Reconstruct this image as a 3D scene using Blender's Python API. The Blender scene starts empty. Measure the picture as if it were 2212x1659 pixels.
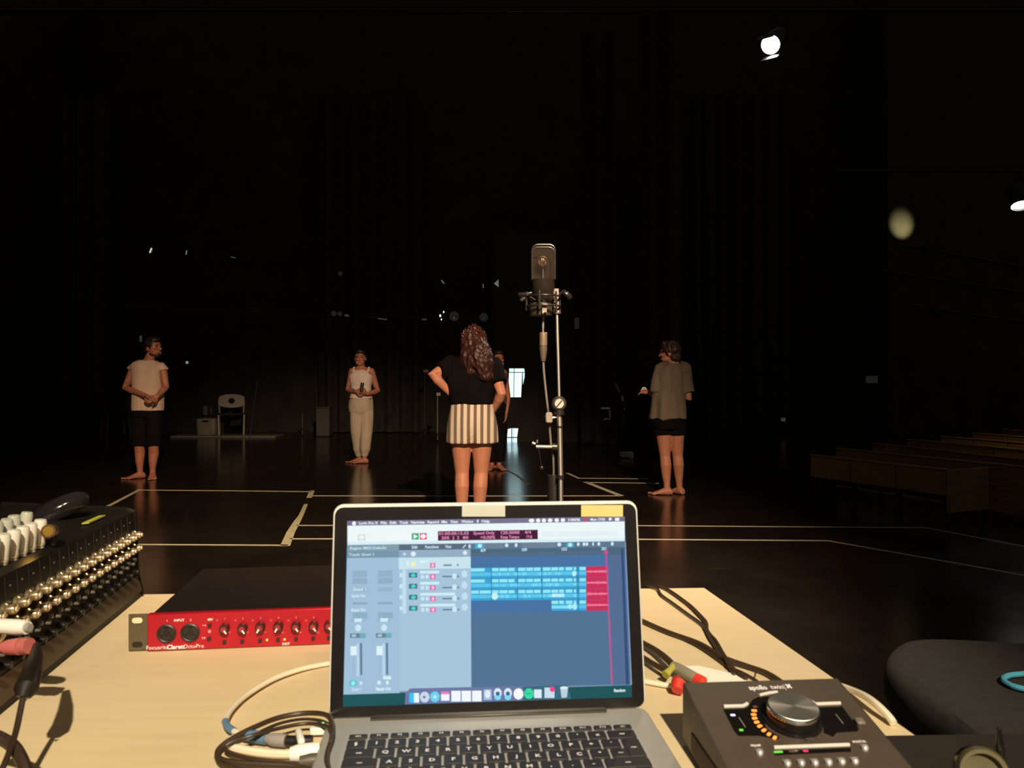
import bpy, math, random
import numpy as np
from mathutils import Vector, Matrix, noise
random.seed(11)
sc = bpy.context.scene
COL = sc.collection
R = math.radians

# ---------------------------------------------------------------- camera
F, CX, CY, HC, TZ = 1700.0, 1106.0, 829.5, 1.10, 0.75
cd = bpy.data.cameras.new('camera')
cam = bpy.data.objects.new('camera', cd)
COL.objects.link(cam)
cam.location = (0, 0, HC)
cam.rotation_euler = (R(90), 0, 0)
cd.sensor_width = 36.0
cd.lens = F / 2212.0 * 36.0
cd.clip_start = 0.02
cd.clip_end = 200
cd.dof.use_dof = True
cd.dof.focus_distance = 6.5
cd.dof.aperture_fstop = 17.0
sc.camera = cam

# ---------------------------------------------------------------- world, lights, exposure
sc.view_settings.view_transform = 'Standard'
sc.view_settings.look = 'None'
sc.view_settings.exposure = 0.0
sc.view_settings.gamma = 1.0
sc.view_settings.use_curve_mapping = False
w = bpy.data.worlds.new('world')
sc.world = w
w.use_nodes = True
w.node_tree.nodes['Background'].inputs[0].default_value = (0.030, 0.027, 0.020, 1)
w.node_tree.nodes['Background'].inputs[1].default_value = 1.0

def spot(name, loc, aim, watt, size, blend, col, rad=0.08):
    d = bpy.data.lights.new(name, 'SPOT')
    d.energy = watt
    d.spot_size = R(size)
    d.spot_blend = blend
    d.color = col
    d.shadow_soft_size = rad
    o = bpy.data.objects.new(name, d)
    COL.objects.link(o)
    o.location = loc
    o.rotation_euler = (Vector(aim) - Vector(loc)).to_track_quat('-Z', 'Y').to_euler()
    return o

WARM = (1.0, 0.86, 0.64)
spot('table_spotlight', (0.75, -3.4, 4.3), (0.16, 0.95, 0.72), 2250, 23, 0.75, WARM, 0.05)
spot('stage_spotlight', (1.3, -2.6, 4.9), (-1.05, 6.3, 0.0), 5000, 41, 0.75, (1.0, 0.69, 0.46), 0.10)
spot('seat_fill_light', (5.6, 2.8, 5.6), (6.6, 7.8, 0.3), 620, 32, 1.0, (1.0, 0.70, 0.33), 0.1)  # unseen lamp added on the stage side to brighten the seat fronts
spot('visible_lamp_beam', (2.92, 8.88, 4.93), (-0.6, 4.6, 0.9), 520, 46, 0.7, (1.0, 0.86, 0.66), 0.09)

# ---------------------------------------------------------------- helpers
def srgb(r, g, b):
    f = lambda c: c / 12.92 if c <= 0.04045 else ((c + 0.055) / 1.055) ** 2.4
    return (f(r / 255), f(g / 255), f(b / 255))

def at(px, py, D):
    return Vector(((px - CX) / F * D, D, HC - (py - CY) / F * D))

def on_z(px, py, z):
    D = (HC - z) * F / (py - CY)
    return Vector(((px - CX) / F * D, D, z))

def tp(px, py, h=0.004):
    return on_z(px, py, TZ + h)

class Plane:
    def __init__(s, o, ux, uy):
        s.o = Vector(o); s.ux = Vector(ux).normalized(); s.uy = Vector(uy).normalized()
        s.n = s.ux.cross(s.uy).normalized()
    def hit(s, px, py):
        c = Vector((0, 0, HC)); d = Vector(((px - CX) / F, 1, -(py - CY) / F))
        return c + d * ((s.o - c).dot(s.n) / d.dot(s.n))
    def uv(s, px, py):
        p = s.hit(px, py) - s.o
        return p.dot(s.ux), p.dot(s.uy)
    def P(s, u, v, h=0.0):
        return s.o + s.ux * u + s.uy * v + s.n * h
    def M(s, u, v, h=0.0):
        m = Matrix.Identity(4)
        for i, a in enumerate((s.ux, s.uy, s.n)):
            for k in range(3): m[k][i] = a[k]
        p = s.P(u, v, h)
        for k in range(3): m[k][3] = p[k]
        return m

_mats = {}
def M(name, col, rough=0.5, metal=0.0, var=0.12, scale=25.0, bump=0.0, bscale=None, emis=None, estr=0.0,
      coat=0.0, spec=0.5, stretch=None, trans=0.0, alpha=1.0):
    if name in _mats: return _mats[name]
    m = bpy.data.materials.new(name); m.use_nodes = True
    nt = m.node_tree; b = nt.nodes['Principled BSDF']
    L = nt.links.new
    tc = nt.nodes.new('ShaderNodeTexCoord')
    mp = nt.nodes.new('ShaderNodeMapping')
    if stretch: mp.inputs['Scale'].default_value = stretch
    L(tc.outputs['Object'], mp.inputs['Vector'])
    nz = nt.nodes.new('ShaderNodeTexNoise')
    nz.inputs['Scale'].default_value = scale; nz.inputs['Detail'].default_value = 4
    L(mp.outputs['Vector'], nz.inputs['Vector'])
    rp = nt.nodes.new('ShaderNodeValToRGB')
    rp.color_ramp.elements[0].position = 0.3; rp.color_ramp.elements[1].position = 0.7
    rp.color_ramp.elements[0].color = tuple(min(1, c * (1 - var)) for c in col) + (1,)
    rp.color_ramp.elements[1].color = tuple(min(1, c * (1 + var)) for c in col) + (1,)
    L(nz.outputs['Fac'], rp.inputs['Fac'])
    L(rp.outputs['Color'], b.inputs['Base Color'])
    b.inputs['Roughness'].default_value = rough
    b.inputs['Metallic'].default_value = metal
    b.inputs['Coat Weight'].default_value = coat
    b.inputs['Specular IOR Level'].default_value = spec
    b.inputs['Transmission Weight'].default_value = trans
    b.inputs['Alpha'].default_value = alpha
    if emis:
        b.inputs['Emission Color'].default_value = tuple(emis) + (1,)
        b.inputs['Emission Strength'].default_value = estr
    if bump:
        n2 = nt.nodes.new('ShaderNodeTexNoise'); n2.inputs['Scale'].default_value = bscale or scale * 3
        n2.inputs['Detail'].default_value = 3
        L(mp.outputs['Vector'], n2.inputs['Vector'])
        bp = nt.nodes.new('ShaderNodeBump'); bp.inputs['Strength'].default_value = bump
        bp.inputs['Distance'].default_value = 0.002
        L(n2.outputs['Fac'], bp.inputs['Height']); L(bp.outputs['Normal'], b.inputs['Normal'])
    _mats[name] = m
    return m

_txt = {}
def text_mesh(s, bold=0.0):
    k = (s, bold)
    if k in _txt: return _txt[k]
    cu = bpy.data.curves.new('t', 'FONT'); cu.body = s; cu.size = 1.0; cu.resolution_u = 2; cu.offset = bold
    cu.align_x = 'CENTER'; cu.align_y = 'CENTER'
    o = bpy.data.objects.new('t', cu); COL.objects.link(o)
    dg = bpy.context.evaluated_depsgraph_get()
    me = bpy.data.meshes.new_from_object(o.evaluated_get(dg))
    r = ([v.co.copy() for v in me.vertices], [tuple(p.vertices) for p in me.polygons])
    bpy.data.objects.remove(o); bpy.data.curves.remove(cu); bpy.data.meshes.remove(me)
    _txt[k] = r
    return r

class MB:
    fixn = True
    def __init__(s):
        s.v = []; s.f = []; s.c = []
    def add(s, vs, fs, col=None):
        n = len(s.v)
        s.v += [Vector(p) for p in vs]
        s.f += [tuple(i + n for i in f) for f in fs]
        s.c += [col] * len(fs)
        return s
    def box(s, x0, x1, y0, y1, z0, z1, b=0.0, m=None):
        b = min(b, abs(x1 - x0) * .49, abs(y1 - y0) * .49, abs(z1 - z0) * .49)
        if b <= 0:
            vs = [(x, y, z) for z in (z0, z1) for y in (y0, y1) for x in (x0, x1)]
            fs = [(0, 2, 3, 1), (4, 5, 7, 6), (0, 1, 5, 4), (2, 6, 7, 3), (0, 4, 6, 2), (1, 3, 7, 5)]
        else:
            vs = []; idx = {}
            for iz, z in enumerate((z0, z1)):
                for iy, y in enumerate((y0, y1)):
                    for ix, x in enumerate((x0, x1)):
                        sx, sy, sz = 1 - 2 * ix, 1 - 2 * iy, 1 - 2 * iz
                        for a in range(3):
                            p = [x + sx * b, y + sy * b, z + sz * b]
                            p[a] = (x, y, z)[a]
                            idx[ix, iy, iz, a] = len(vs); vs.append(tuple(p))
            fs = []
            g = lambda i, j, k, a: idx[i, j, k, a]
            for t in (0, 1):
                q = [g(t, 0, 0, 0), g(t, 1, 0, 0), g(t, 1, 1, 0), g(t, 0, 1, 0)]; fs.append(tuple(q if t else q[::-1]))
                q = [g(0, t, 0, 1), g(0, t, 1, 1), g(1, t, 1, 1), g(1, t, 0, 1)]; fs.append(tuple(q if t else q[::-1]))
                q = [g(0, 0, t, 2), g(1, 0, t, 2), g(1, 1, t, 2), g(0, 1, t, 2)]; fs.append(tuple(q if t else q[::-1]))
            for i in (0, 1):
                for j in (0, 1):
                    o = (i + j) % 2 == 0
                    q = [g(i, j, 0, 0), g(i, j, 0, 1), g(i, j, 1, 1), g(i, j, 1, 0)]; fs.append(tuple(q[::-1] if o else q))
                    q = [g(i, 0, j, 0), g(i, 0, j, 2), g(i, 1, j, 2), g(i, 1, j, 0)]; fs.append(tuple(q if o else q[::-1]))
                    q = [g(0, i, j, 1), g(0, i, j, 2), g(1, i, j, 2), g(1, i, j, 1)]; fs.append(tuple(q[::-1] if o else q))
            for i in (0, 1):
                for j in (0, 1):
                    for k in (0, 1):
                        q = (g(i, j, k, 0), g(i, j, k, 1), g(i, j, k, 2))
                        fs.append(q if (i + j + k) % 2 else q[::-1])
        if m is not None: vs = [m @ Vector(p) for p in vs]
        return s.add(vs, fs)
    def loft(s, rings, cap=True, col=None):
        n = len(rings[0]); vs = [p for r in rings for p in r]; fs = []
        for i in range(len(rings) - 1):
            for j in range(n):
                k = (j + 1) % n
                fs.append((i * n + j, i * n + k, (i + 1) * n + k, (i + 1) * n + j))
        if cap:
            fs.append(tuple(range(n))[::-1]); fs.append(tuple((len(rings) - 1) * n + j for j in range(n)))
        return s.add(vs, fs, col)
    def tube(s, pts, r, n=10, round_cap=False, flat=1.0):
        pts = [Vector(p) for p in pts]
        rs = list(r) if hasattr(r, '__len__') else [r] * len(pts)
        if round_cap:
            d0 = (pts[0] - pts[1]).normalized(); d1 = (pts[-1] - pts[-2]).normalized()
            a = [(pts[0] + d0 * rs[0] * math.sin(t), rs[0] * math.cos(t)) for t in (R(80), R(50), R(25))]
            z = [(pts[-1] + d1 * rs[-1] * math.sin(t), rs[-1] * math.cos(t)) for t in (R(25), R(50), R(80))]
            pts = [p for p, q in a] + pts + [p for p, q in z]
            rs = [q for p, q in a] + rs + [q for p, q in z]
        rings = []; up = None
        for i, p in enumerate(pts):
            t = (pts[min(i + 1, len(pts) - 1)] - pts[max(i - 1, 0)])
            if t.length < 1e-9: t = Vector((0, 0, 1))
            t.normalize()
            if up is None:
                up = Vector((0, 0, 1)) if abs(t.z) < .9 else Vector((1, 0, 0))
            up = (up - t * up.dot(t)).normalized(); sd = t.cross(up)
            rings.append([p + (sd * math.cos(2 * math.pi * j / n) + up * math.sin(2 * math.pi * j / n) * flat) * rs[i] for j in range(n)])
        return s.loft(rings)
    def cyl(s, p0, p1, r0, r1=None, n=16):
        return s.tube([p0, p1], [r0, r0 if r1 is None else r1], n)
    def lathe(s, prof, m=None, n=20):
        rings = []
        for r, z in prof:
            rr = max(r, 1e-5)
            rings.append([Vector((rr * math.cos(2 * math.pi * j / n), rr * math.sin(2 * math.pi * j / n), z)) for j in range(n)])
        if m is not None: rings = [[m @ p for p in q] for q in rings]
        return s.loft(rings)
    def ell(s, c, r, m=None, nu=14, nv=9):
        c = Vector(c); rings = []
        for i in range(nv + 1):
            a = math.pi * (i + .02) / (nv + .04) - math.pi / 2
            ring = []
            for j in range(nu):
                b = 2 * math.pi * j / nu
                p = Vector((r[0] * math.cos(a) * math.cos(b), r[1] * math.cos(a) * math.sin(b), r[2] * math.sin(a)))
                if m is not None: p = m @ p
                ring.append(c + p)
            rings.append(ring)
        return s.loft(rings)
    def rrect(s, x0, x1, y0, y1, r, z0, z1, m=None, b=0.0, k=5):
        def ring(ins, z):
            o = []
            for cx, cy, a0 in ((x1 - r, y1 - r, 0), (x0 + r, y1 - r, 90), (x0 + r, y0 + r, 180), (x1 - r, y0 + r, 270)):
                for i in range(k + 1):
                    a = R(a0 + 90 * i / k); q = max(r - ins, 1e-4)
                    o.append(Vector((cx + q * math.cos(a), cy + q * math.sin(a), z)))
            return o
        rings = [ring(b, z0), ring(0, z0 + b), ring(0, z1 - b), ring(b, z1)] if b > 0 else [ring(0, z0), ring(0, z1)]
        if m is not None: rings = [[m @ p for p in q] for q in rings]
        return s.loft(rings)
    def text(s, t, size, m, col=None, bold=0.0, sx=1.0):
        vs, fs = text_mesh(t, bold)
        return s.add([m @ Vector((v.x * size * sx, v.y * size, v.z)) for v in vs], fs, col)
    def poly(s, pts, th=None, col=None):
        n = len(pts); pts = [Vector(p) for p in pts]
        if th is None: return s.add(pts, [tuple(range(n))], col)
        nn = (pts[1] - pts[0]).cross(pts[2] - pts[0]).normalized() * th
        vs = pts + [p + nn for p in pts]
        fs = [tuple(range(n))[::-1], tuple(range(n, 2 * n))] + [(i, (i + 1) % n, (i + 1) % n + n, i + n) for i in range(n)]
        return s.add(vs, fs, col)
    def mesh(s, name, smooth=True, ang=38, org=None):
        me = bpy.data.meshes.new(name)
        o = Vector(org) if org is not None else Vector((0, 0, 0))
        me.from_pydata([tuple(v - o) for v in s.v], [], s.f)
        if any(c is not None for c in s.c):
            a = me.color_attributes.new('Col', 'FLOAT_COLOR', 'CORNER')
            for p, c in zip(me.polygons, s.c):
                for li in p.loop_indices: a.data[li].color = tuple(c or (0, 0, 0)) + (1,)
        if s.fixn:
            import bmesh
            bm = bmesh.new(); bm.from_mesh(me); bmesh.ops.recalc_face_normals(bm, faces=bm.faces); bm.to_mesh(me); bm.free()
        if smooth:
            me.shade_smooth(); me.set_sharp_from_angle(angle=R(ang))
        me.update()
        return me

_world = {}
def _tag(o, label, cat, group=None):
    if label: o['label'] = label
    if cat: o['category'] = cat
    if group: o['group'] = group
    return o
def thing(name, label, cat, loc=(0, 0, 0), group=None):
    o = bpy.data.objects.new(name, None); COL.objects.link(o)
    o.empty_display_size = 0.05
    o.location = loc; _world[o.name] = Vector(loc)
    return _tag(o, label, cat, group)
def part(name, mb, mat, parent=None, loc=None, rot=None, label=None, smooth=True, ang=38, mesh=None):
    """mb in world coordinates, or local to loc/rot when loc is given"""
    base = _world.get(parent.name, Vector((0, 0, 0))) if parent else Vector((0, 0, 0))
    if mesh is None:
        if loc is None and parent is None:
            xs = [v.x for v in mb.v]; ys = [v.y for v in mb.v]
            org = Vector(((min(xs) + max(xs)) / 2, (min(ys) + max(ys)) / 2, min(v.z for v in mb.v)))
        elif loc is None: org = base
        else: org = Vector((0, 0, 0))
        mesh = mb.mesh(name, smooth, ang, org)
        mesh.materials.append(mat)
    else:
        org = base
    o = bpy.data.objects.new(name, mesh); COL.objects.link(o)
    if parent: o.parent = parent
    if loc is not None:
        o.location = Vector(loc) - base
        if rot is not None: o.rotation_euler = rot
        _world[o.name] = Vector(loc)
    else:
        o.location = org - base
        _world[o.name] = org
    if label: o['label'] = label
    return o
def sub(name, mb, mat, parent, smooth=True):
    """sub-part in its parent's own local frame"""
    me = mb.mesh(name, smooth); me.materials.append(mat)
    o = bpy.data.objects.new(name, me); COL.objects.link(o); o.parent = parent
    return o
def single(name, mb, mat, label, cat, group=None, **k):
    return _tag(part(name, mb, mat, **k), label, cat, group)
def struct(name, mb, mat, parent=None, **k):
    o = part(name, mb, mat, parent, **k)
    if parent is None: o['kind'] = 'structure'
    return o
def copy_tree(o, parent=None):
    c = o.copy(); COL.objects.link(c); c.parent = parent
    _world[c.name] = _world.get(o.name, Vector((0, 0, 0)))
    for ch in o.children: copy_tree(ch, c)
    return c
def aimM(p, d, up=(0, 0, 1)):
    """matrix with local +Z along d at p"""
    q = Vector(d).to_track_quat('Z', 'Y').to_matrix().to_4x4()
    q.translation = Vector(p)
    return q

# ---------------------------------------------------------------- shared materials
black = M('black_plastic', (0.010, 0.009, 0.008), 0.38, var=.2)
blackgloss = M('black_gloss', (0.010, 0.009, 0.008), 0.14, var=.2)
blackmetal = M('black_metal', (0.016, 0.014, 0.012), 0.34, metal=.4)
rubber = M('black_rubber', (0.016, 0.012, 0.009), 0.55)
alu = M('aluminium', (0.40, 0.385, 0.35), 0.45, metal=.35, var=.03, bump=.05, bscale=2500)
chrome = M('chrome', (0.80, 0.76, 0.70), 0.16, metal=1.0, var=.04)
white = M('white_plastic', (0.78, 0.75, 0.68), 0.4, var=.04)
ivory = M('ivory_paint', (0.62, 0.58, 0.48), 0.5, var=.06)
printw = M('white_print', (0.75, 0.72, 0.70), 0.6, var=.03)
grey = M('grey_plastic', (0.26, 0.24, 0.21), 0.5)
# ---------------------------------------------------------------- setting
def floor_mat():
    m = bpy.data.materials.new('black_dance_floor'); m.use_nodes = True
    nt = m.node_tree; b = nt.nodes['Principled BSDF']; L = nt.links.new
    tc = nt.nodes.new('ShaderNodeTexCoord')
    nz = nt.nodes.new('ShaderNodeTexNoise'); nz.inputs['Scale'].default_value = 1.6; nz.inputs['Detail'].default_value = 8
    nz.inputs['Roughness'].default_value = .65
    L(tc.outputs['Object'], nz.inputs['Vector'])
    r1 = nt.nodes.new('ShaderNodeValToRGB')
    r1.color_ramp.elements[0].color = (0.018, 0.0130, 0.0095, 1); r1.color_ramp.elements[1].color = (0.034, 0.0250, 0.0185, 1)
    r1.color_ramp.elements[0].position = .3; r1.color_ramp.elements[1].position = .75
    L(nz.outputs['Fac'], r1.inputs['Fac'])
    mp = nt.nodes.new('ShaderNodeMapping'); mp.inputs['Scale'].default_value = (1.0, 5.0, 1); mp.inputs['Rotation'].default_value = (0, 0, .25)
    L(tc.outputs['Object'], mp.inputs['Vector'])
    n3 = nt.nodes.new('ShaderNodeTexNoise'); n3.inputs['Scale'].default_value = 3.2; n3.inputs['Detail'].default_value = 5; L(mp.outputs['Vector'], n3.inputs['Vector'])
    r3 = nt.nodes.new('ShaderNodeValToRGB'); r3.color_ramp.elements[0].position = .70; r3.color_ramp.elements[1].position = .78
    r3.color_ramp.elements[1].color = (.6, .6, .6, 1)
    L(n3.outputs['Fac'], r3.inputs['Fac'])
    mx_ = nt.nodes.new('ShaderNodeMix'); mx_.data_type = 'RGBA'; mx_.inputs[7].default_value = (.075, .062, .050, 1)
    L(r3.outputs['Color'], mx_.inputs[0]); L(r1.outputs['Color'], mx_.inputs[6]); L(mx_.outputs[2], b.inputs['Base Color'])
    r2 = nt.nodes.new('ShaderNodeMapRange'); r2.inputs['To Min'].default_value = .10; r2.inputs['To Max'].default_value = .26
    L(nz.outputs['Fac'], r2.inputs['Value']); L(r2.outputs['Result'], b.inputs['Roughness'])
    n2 = nt.nodes.new('ShaderNodeTexNoise'); n2.inputs['Scale'].default_value = 4.0; n2.inputs['Detail'].default_value = 2
    L(tc.outputs['Object'], n2.inputs['Vector'])
    bp = nt.nodes.new('ShaderNodeBump'); bp.inputs['Strength'].default_value = .05; bp.inputs['Distance'].default_value = .01
    L(n2.outputs['Fac'], bp.inputs['Height']); L(bp.outputs['Normal'], b.inputs['Normal'])
    b.inputs['Specular IOR Level'].default_value = .5
    return m
FLOORM = floor_mat()
wallm = M('black_wall_paint', (0.036, 0.032, 0.025), 0.8, var=.3, scale=3, bump=.2)
drape = M('black_velvet', (0.046, 0.041, 0.033), 0.95, var=.3, scale=6, bump=.3, bscale=200)
rail_m = M('dark_rail', (0.06, 0.058, 0.052), 0.5)

struct('floor', MB().box(-11, 15, -5, 19, -0.12, 0), FLOORM)
struct('wall_back', MB().box(-11, 9.4, 18.2, 18.5, 0, 10), wallm)
struct('wall_left', MB().box(-10.3, -10, -5, 18.2, 0, 10), wallm)
# auditorium wall on the right with its corner
c0 = at(1937, 525, 17.0)
struct('wall_right', MB().box(c0.x, 15, 17.0, 17.2, 0, 10).box(c0.x - .2, c0.x, 17.0, 18.2, 0, 10), wallm)
for i, (x0, y0, x1, y1) in enumerate(((1942, 527, 2330, 596), (1900, 583, 2330, 650), (1960, 657, 2330, 712))):
    a = at(x0, y0, 16.95); b = at(x1, y1, 16.95)
    struct('trim_%d' % (i + 1), MB().tube([a, b], .022, 8), rail_m)

# black flat with the two bright windows
WD = 15.0
glassm = M('daylit_glass', (0.6, 0.75, 0.8), 0.2, emis=(0.60, 0.93, 1.0), estr=1.5, var=.05)
def window(n, pane_polys, bars):
    lo = at(*pane_polys[0][0], WD)
    o = None
    fr = MB()
    for (a, b, r) in bars:
        fr.tube([at(*a, WD - .02), at(*b, WD - .02)], r, 6)
    o = struct('window_%d' % n, fr, blackmetal)
    for q in pane_polys:
        part('pane', MB().poly([at(x, y, WD - .003) for x, y in q[::-1]], -.004), glassm, o, smooth=False)
    return o
fl = MB()
wx = lambda px: (px - CX) / F * WD
wz = lambda py: HC - (py - CY) / F * WD
def flat_box(x0, x1, y0, y1, d=.25): fl.box(wx(x0), wx(x1), WD, WD + d, wz(y1), wz(y0))
flat_box(1065, 1400, 500, 955.2)
struct('wall_flat', fl, wallm)
window(1, [[(1100, 796), (1110, 796), (1110, 803.5), (1100, 803.5)], [(1111, 796), (1132, 796), (1133.5, 803.5), (1111, 803.5)],
           [(1099.5, 805), (1110, 805), (1109.3, 858), (1098, 858)], [(1111, 805), (1128, 805), (1125.5, 858), (1110.3, 858)],
           [(1129.5, 805), (1133.5, 805), (1133, 815), (1129.5, 831)]],
       [((1086, 804.3), (1133.5, 804.3), .008), ((1110.5, 796), (1109.8, 858), .007), ((1128.8, 805), (1128.3, 832), .008)])
window(2, [[(1097, 927), (1105, 925), (1105, 944), (1095.5, 944)], [(1106, 925), (1119.5, 925.5), (1117, 944), (1106, 944)],
           [(1095.5, 946), (1105, 946), (1105, 955), (1095.5, 955)], [(1106, 946), (1117, 946), (1117, 955), (1106, 955)]],
       [((1087, 945), (1118, 945), .010), ((1105.6, 925), (1105.6, 955), .009), ((1108.6, 925), (1108.6, 955), .004)])

# tape lines on the floor
tape_y = M('pale_tape', (0.66, 0.62, 0.36), 0.6, var=.1, scale=8)
tape_w = M('white_tape', (0.74, 0.69, 0.55), 0.6, var=.1, scale=8)
tape_g = M('grey_tape', (0.12, 0.11, 0.095), 0.7, var=.1, scale=8)
def tape(label, pts, width, mat, group='tape lines on the stage floor'):
    P = [on_z(x, y, 0) for x, y in pts]; mb = MB()
    ws = width if hasattr(width, '__len__') else [width] * len(P)
    L = []; Rr = []
    for i, p in enumerate(P):
        t = (P[min(i + 1, len(P) - 1)] - P[max(i - 1, 0)]); t.z = 0; t.normalize()
        n = Vector((-t.y, t.x, 0)); L.append(p + n * ws[i] / 2); Rr.append(p - n * ws[i] / 2)
    for i in range(len(P) - 1):
        q = [Rr[i], Rr[i + 1], L[i + 1], L[i]]
        q = [Vector((v.x, v.y, 0.0004)) for v in q]
        mb.poly(q, .0012)
    single('floor_tape', mb, mat, label, 'tape', group, smooth=False)
tape('thin far edge of the pale tape rectangle at left', [(302, 1058.5), (480, 1060), (673, 1062)], .042, tape_y)
tape('slanting left side of the pale tape rectangle behind the mixer', [(303, 1057), (250, 1085), (193, 1114)], .040, tape_y)
tape('short tape stub at the far right corner of the pale rectangle', [(674, 1060), (668, 1075)], .052, tape_y)
tape('wide slanted tape strip at the right of the pale rectangle', [(661, 1089), (650, 1114), (641, 1128), (628, 1150), (616, 1179)], [.035, .04, .055, .062, .066], tape_y)
tape('near edge of the pale tape rectangle beside the mixer', [(250, 1176), (450, 1177), (622, 1178)], .034, tape_y)
tape('long white tape line passing behind the curly-haired woman', [(674, 1071), (1000, 1071.5), (1340, 1071)], .040, tape_w)
tape('short slanted white tape meeting the long line right of the microphone', [(1265, 1041), (1300, 1055), (1341, 1071)], .062, tape_w)
tape('white tape line running to the feet of the woman at right', [(1266, 1042), (1340, 1043), (1425, 1044)], .040, tape_w)
tape('farthest white tape line with a bent left end', [(1225, 1022), (1250, 1033), (1330, 1033.5), (1400, 1034.5)], .042, tape_w)
tape('upper of two long tape lines passing behind the laptop', [(640, 1135), (1000, 1135), (1378, 1135.5), (2000, 1140), (2230, 1184)], .026, tape_w)
tape('lower of two long tape lines, bending right toward the camera', [(626, 1164), (1000, 1164), (1378, 1165), (1788, 1168), (2230, 1246)], .030, tape_w)
tape('faint grey tape line on the floor below the bright window', [(1086, 1012), (1115, 1026), (1140, 1046)], .03, tape_g)
tape('small grey tape dash on the floor near the wooden seats', [(1928, 1106), (1954, 1106.5)], .04, tape_g)

# seating rows of the auditorium
seatwood = M('amber_seat_wood', (0.36, 0.20, 0.075), 0.5, var=.25, scale=6, stretch=(1, 1, 8))
seatend = M('dark_seat_metal', (0.03, 0.026, 0.02), .5)
rows = [((1752, 982), (2047, 1014), True), ((1808, 968), (2260, 1013), False), ((1886, 957), (2260, 997), False),
        ((1960, 949), (2260, 975), False), ((2033, 942), (2260, 960), False), ((2101, 935), (2260, 947), False), ((2166, 927), (2260, 935), False)]
ords = ['front', 'second', 'third', 'fourth', 'fifth', 'sixth', 'rearmost']
for i, (a, b, fin) in enumerate(rows):
    A = on_z(*a, .45); B = on_z(*b, .45)
    d = (B - A); Ln = d.length; d.normalize(); ang = math.atan2(d.y, d.x)
    t = thing('seating_row', '%s row of wooden theatre seats at the right, counted from the stage' % ords[i], 'seats', (A.x, A.y, 0), 'rows of wooden theatre seats')
    m = Matrix.Translation((A.x, A.y, 0)) @ Matrix.Rotation(ang, 4, 'Z')
    n = max(2, round(Ln / .5)); pw = Ln / n
    for k in range(n):
        part('back_panel', MB().box(k * pw + .006, (k + 1) * pw - .006, -.012, .012, .25 if i == 0 else .06, .437, .004, m), seatwood, t, smooth=False)
    part('top_rail', MB().box(0, Ln, -.018, .018, .438, .455, .004, m), seatwood, t)
    for k in range(n + 1):
        x = min(max(k * pw, .03), Ln - .03)
        part('leg', MB().box(x - .02, x + .02, .014, .05, 0, .42, .003, m), seatend, t)
    for k in range(n):
        part('seat', MB().box(k * pw + .03, (k + 1) * pw - .03, .055, .42, .20, .25, .015, m), seatend, t)
    part('end_panel', MB().box(Ln + .002, Ln + .03, -.02, .43, .12, .45, .006, m), seatwood, t)

# dark drapes hanging on the stage
def curtain(px0, px1, D, z0, z1, label, amp=.09, per=.32):
    x0 = (px0 - CX) / F * D; x1 = (px1 - CX) / F * D; mb = MB(); n = int((x1 - x0) / per * 8)
    pr = []
    for i in range(n + 1):
        u = i / n; x = x0 + (x1 - x0) * u
        pr.append((x, D + amp * math.sin(2 * math.pi * (x - x0) / per + 1.3 * math.sin(x * 3))))
    vs = []; fs = []
    for z in (z0, z1):
        for th in (0, .02):
            vs += [(x, y + th, z) for x, y in pr]
    k = n + 1
    for i in range(n):
        fs += [(i, i + 1, i + 1 + 2 * k, i + 2 * k), (i + k, i + 3 * k, i + 1 + 3 * k, i + 1 + k), (i, i + k, i + 1 + k, i + 1), (i + 2 * k, i + 1 + 2 * k, i + 1 + 3 * k, i + 3 * k)]
    fs += [(0, 2 * k, 3 * k, k), (n, n + k, n + 3 * k, n + 2 * k)]
    mb.add(vs, fs)
    single('stage_curtain', mb, drape, label, 'curtain', 'black stage curtains', ang=80)
curtain(60, 235, 17.6, .02, 7.5, 'black pleated curtain at the far left, left of the chairs')
curtain(690, 905, 17.7, .02, 7.5, 'black pleated curtain behind the woman in cream trousers')
curtain(1255, 1330, 14.2, .02, 7.5, 'narrow black curtain right of the microphone')
curtain(1385, 1475, 13.2, .02, 7.5, 'black pleated curtain behind the woman at right')
curtain(1480, 1700, 17.4, .02, 7.5, 'black pleated curtain right of the woman in the olive shirt')
# ---------------------------------------------------------------- table
def wood_mat():
    m = bpy.data.materials.new('beech_veneer'); m.use_nodes = True
    nt = m.node_tree; b = nt.nodes['Principled BSDF']; L = nt.links.new
    tc = nt.nodes.new('ShaderNodeTexCoord'); mp = nt.nodes.new('ShaderNodeMapping')
    mp.inputs['Scale'].default_value = (1.6, 14, 1)
    L(tc.outputs['Object'], mp.inputs['Vector'])
    nz = nt.nodes.new('ShaderNodeTexNoise'); nz.inputs['Scale'].default_value = 5; nz.inputs['Detail'].default_value = 8
    nz.inputs['Distortion'].default_value = .6
    L(mp.outputs['Vector'], nz.inputs['Vector'])
    rp = nt.nodes.new('ShaderNodeValToRGB')
    rp.color_ramp.elements[0].color = (0.645, 0.505, 0.295, 1); rp.color_ramp.elements[1].color = (0.685, 0.545, 0.33, 1)
    rp.color_ramp.elements[0].position = .3; rp.color_ramp.elements[1].position = .7
    L(nz.outputs['Fac'], rp.inputs['Fac']); L(rp.outputs['Color'], b.inputs['Base Color'])
    b.inputs['Roughness'].default_value = .5; b.inputs['Specular IOR Level'].default_value = .3
    return m
beech = wood_mat()
FR = tp(1521, 1270, 0); FRn = tp(2010, 1612, 0); FL = tp(300, 1284, 0)
ed = (FRn - FR).normalized(); fd = (FL - FR).normalized()
TLc = FR + fd * 1.75; NR = FR + ed * .86; NL = TLc + ed * .80
cen = (FR + TLc + NR + NL) / 4
tb = thing('table', 'pale beech table carrying the laptop, mixer and audio interfaces', 'table', (cen.x, cen.y, 0))
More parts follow.
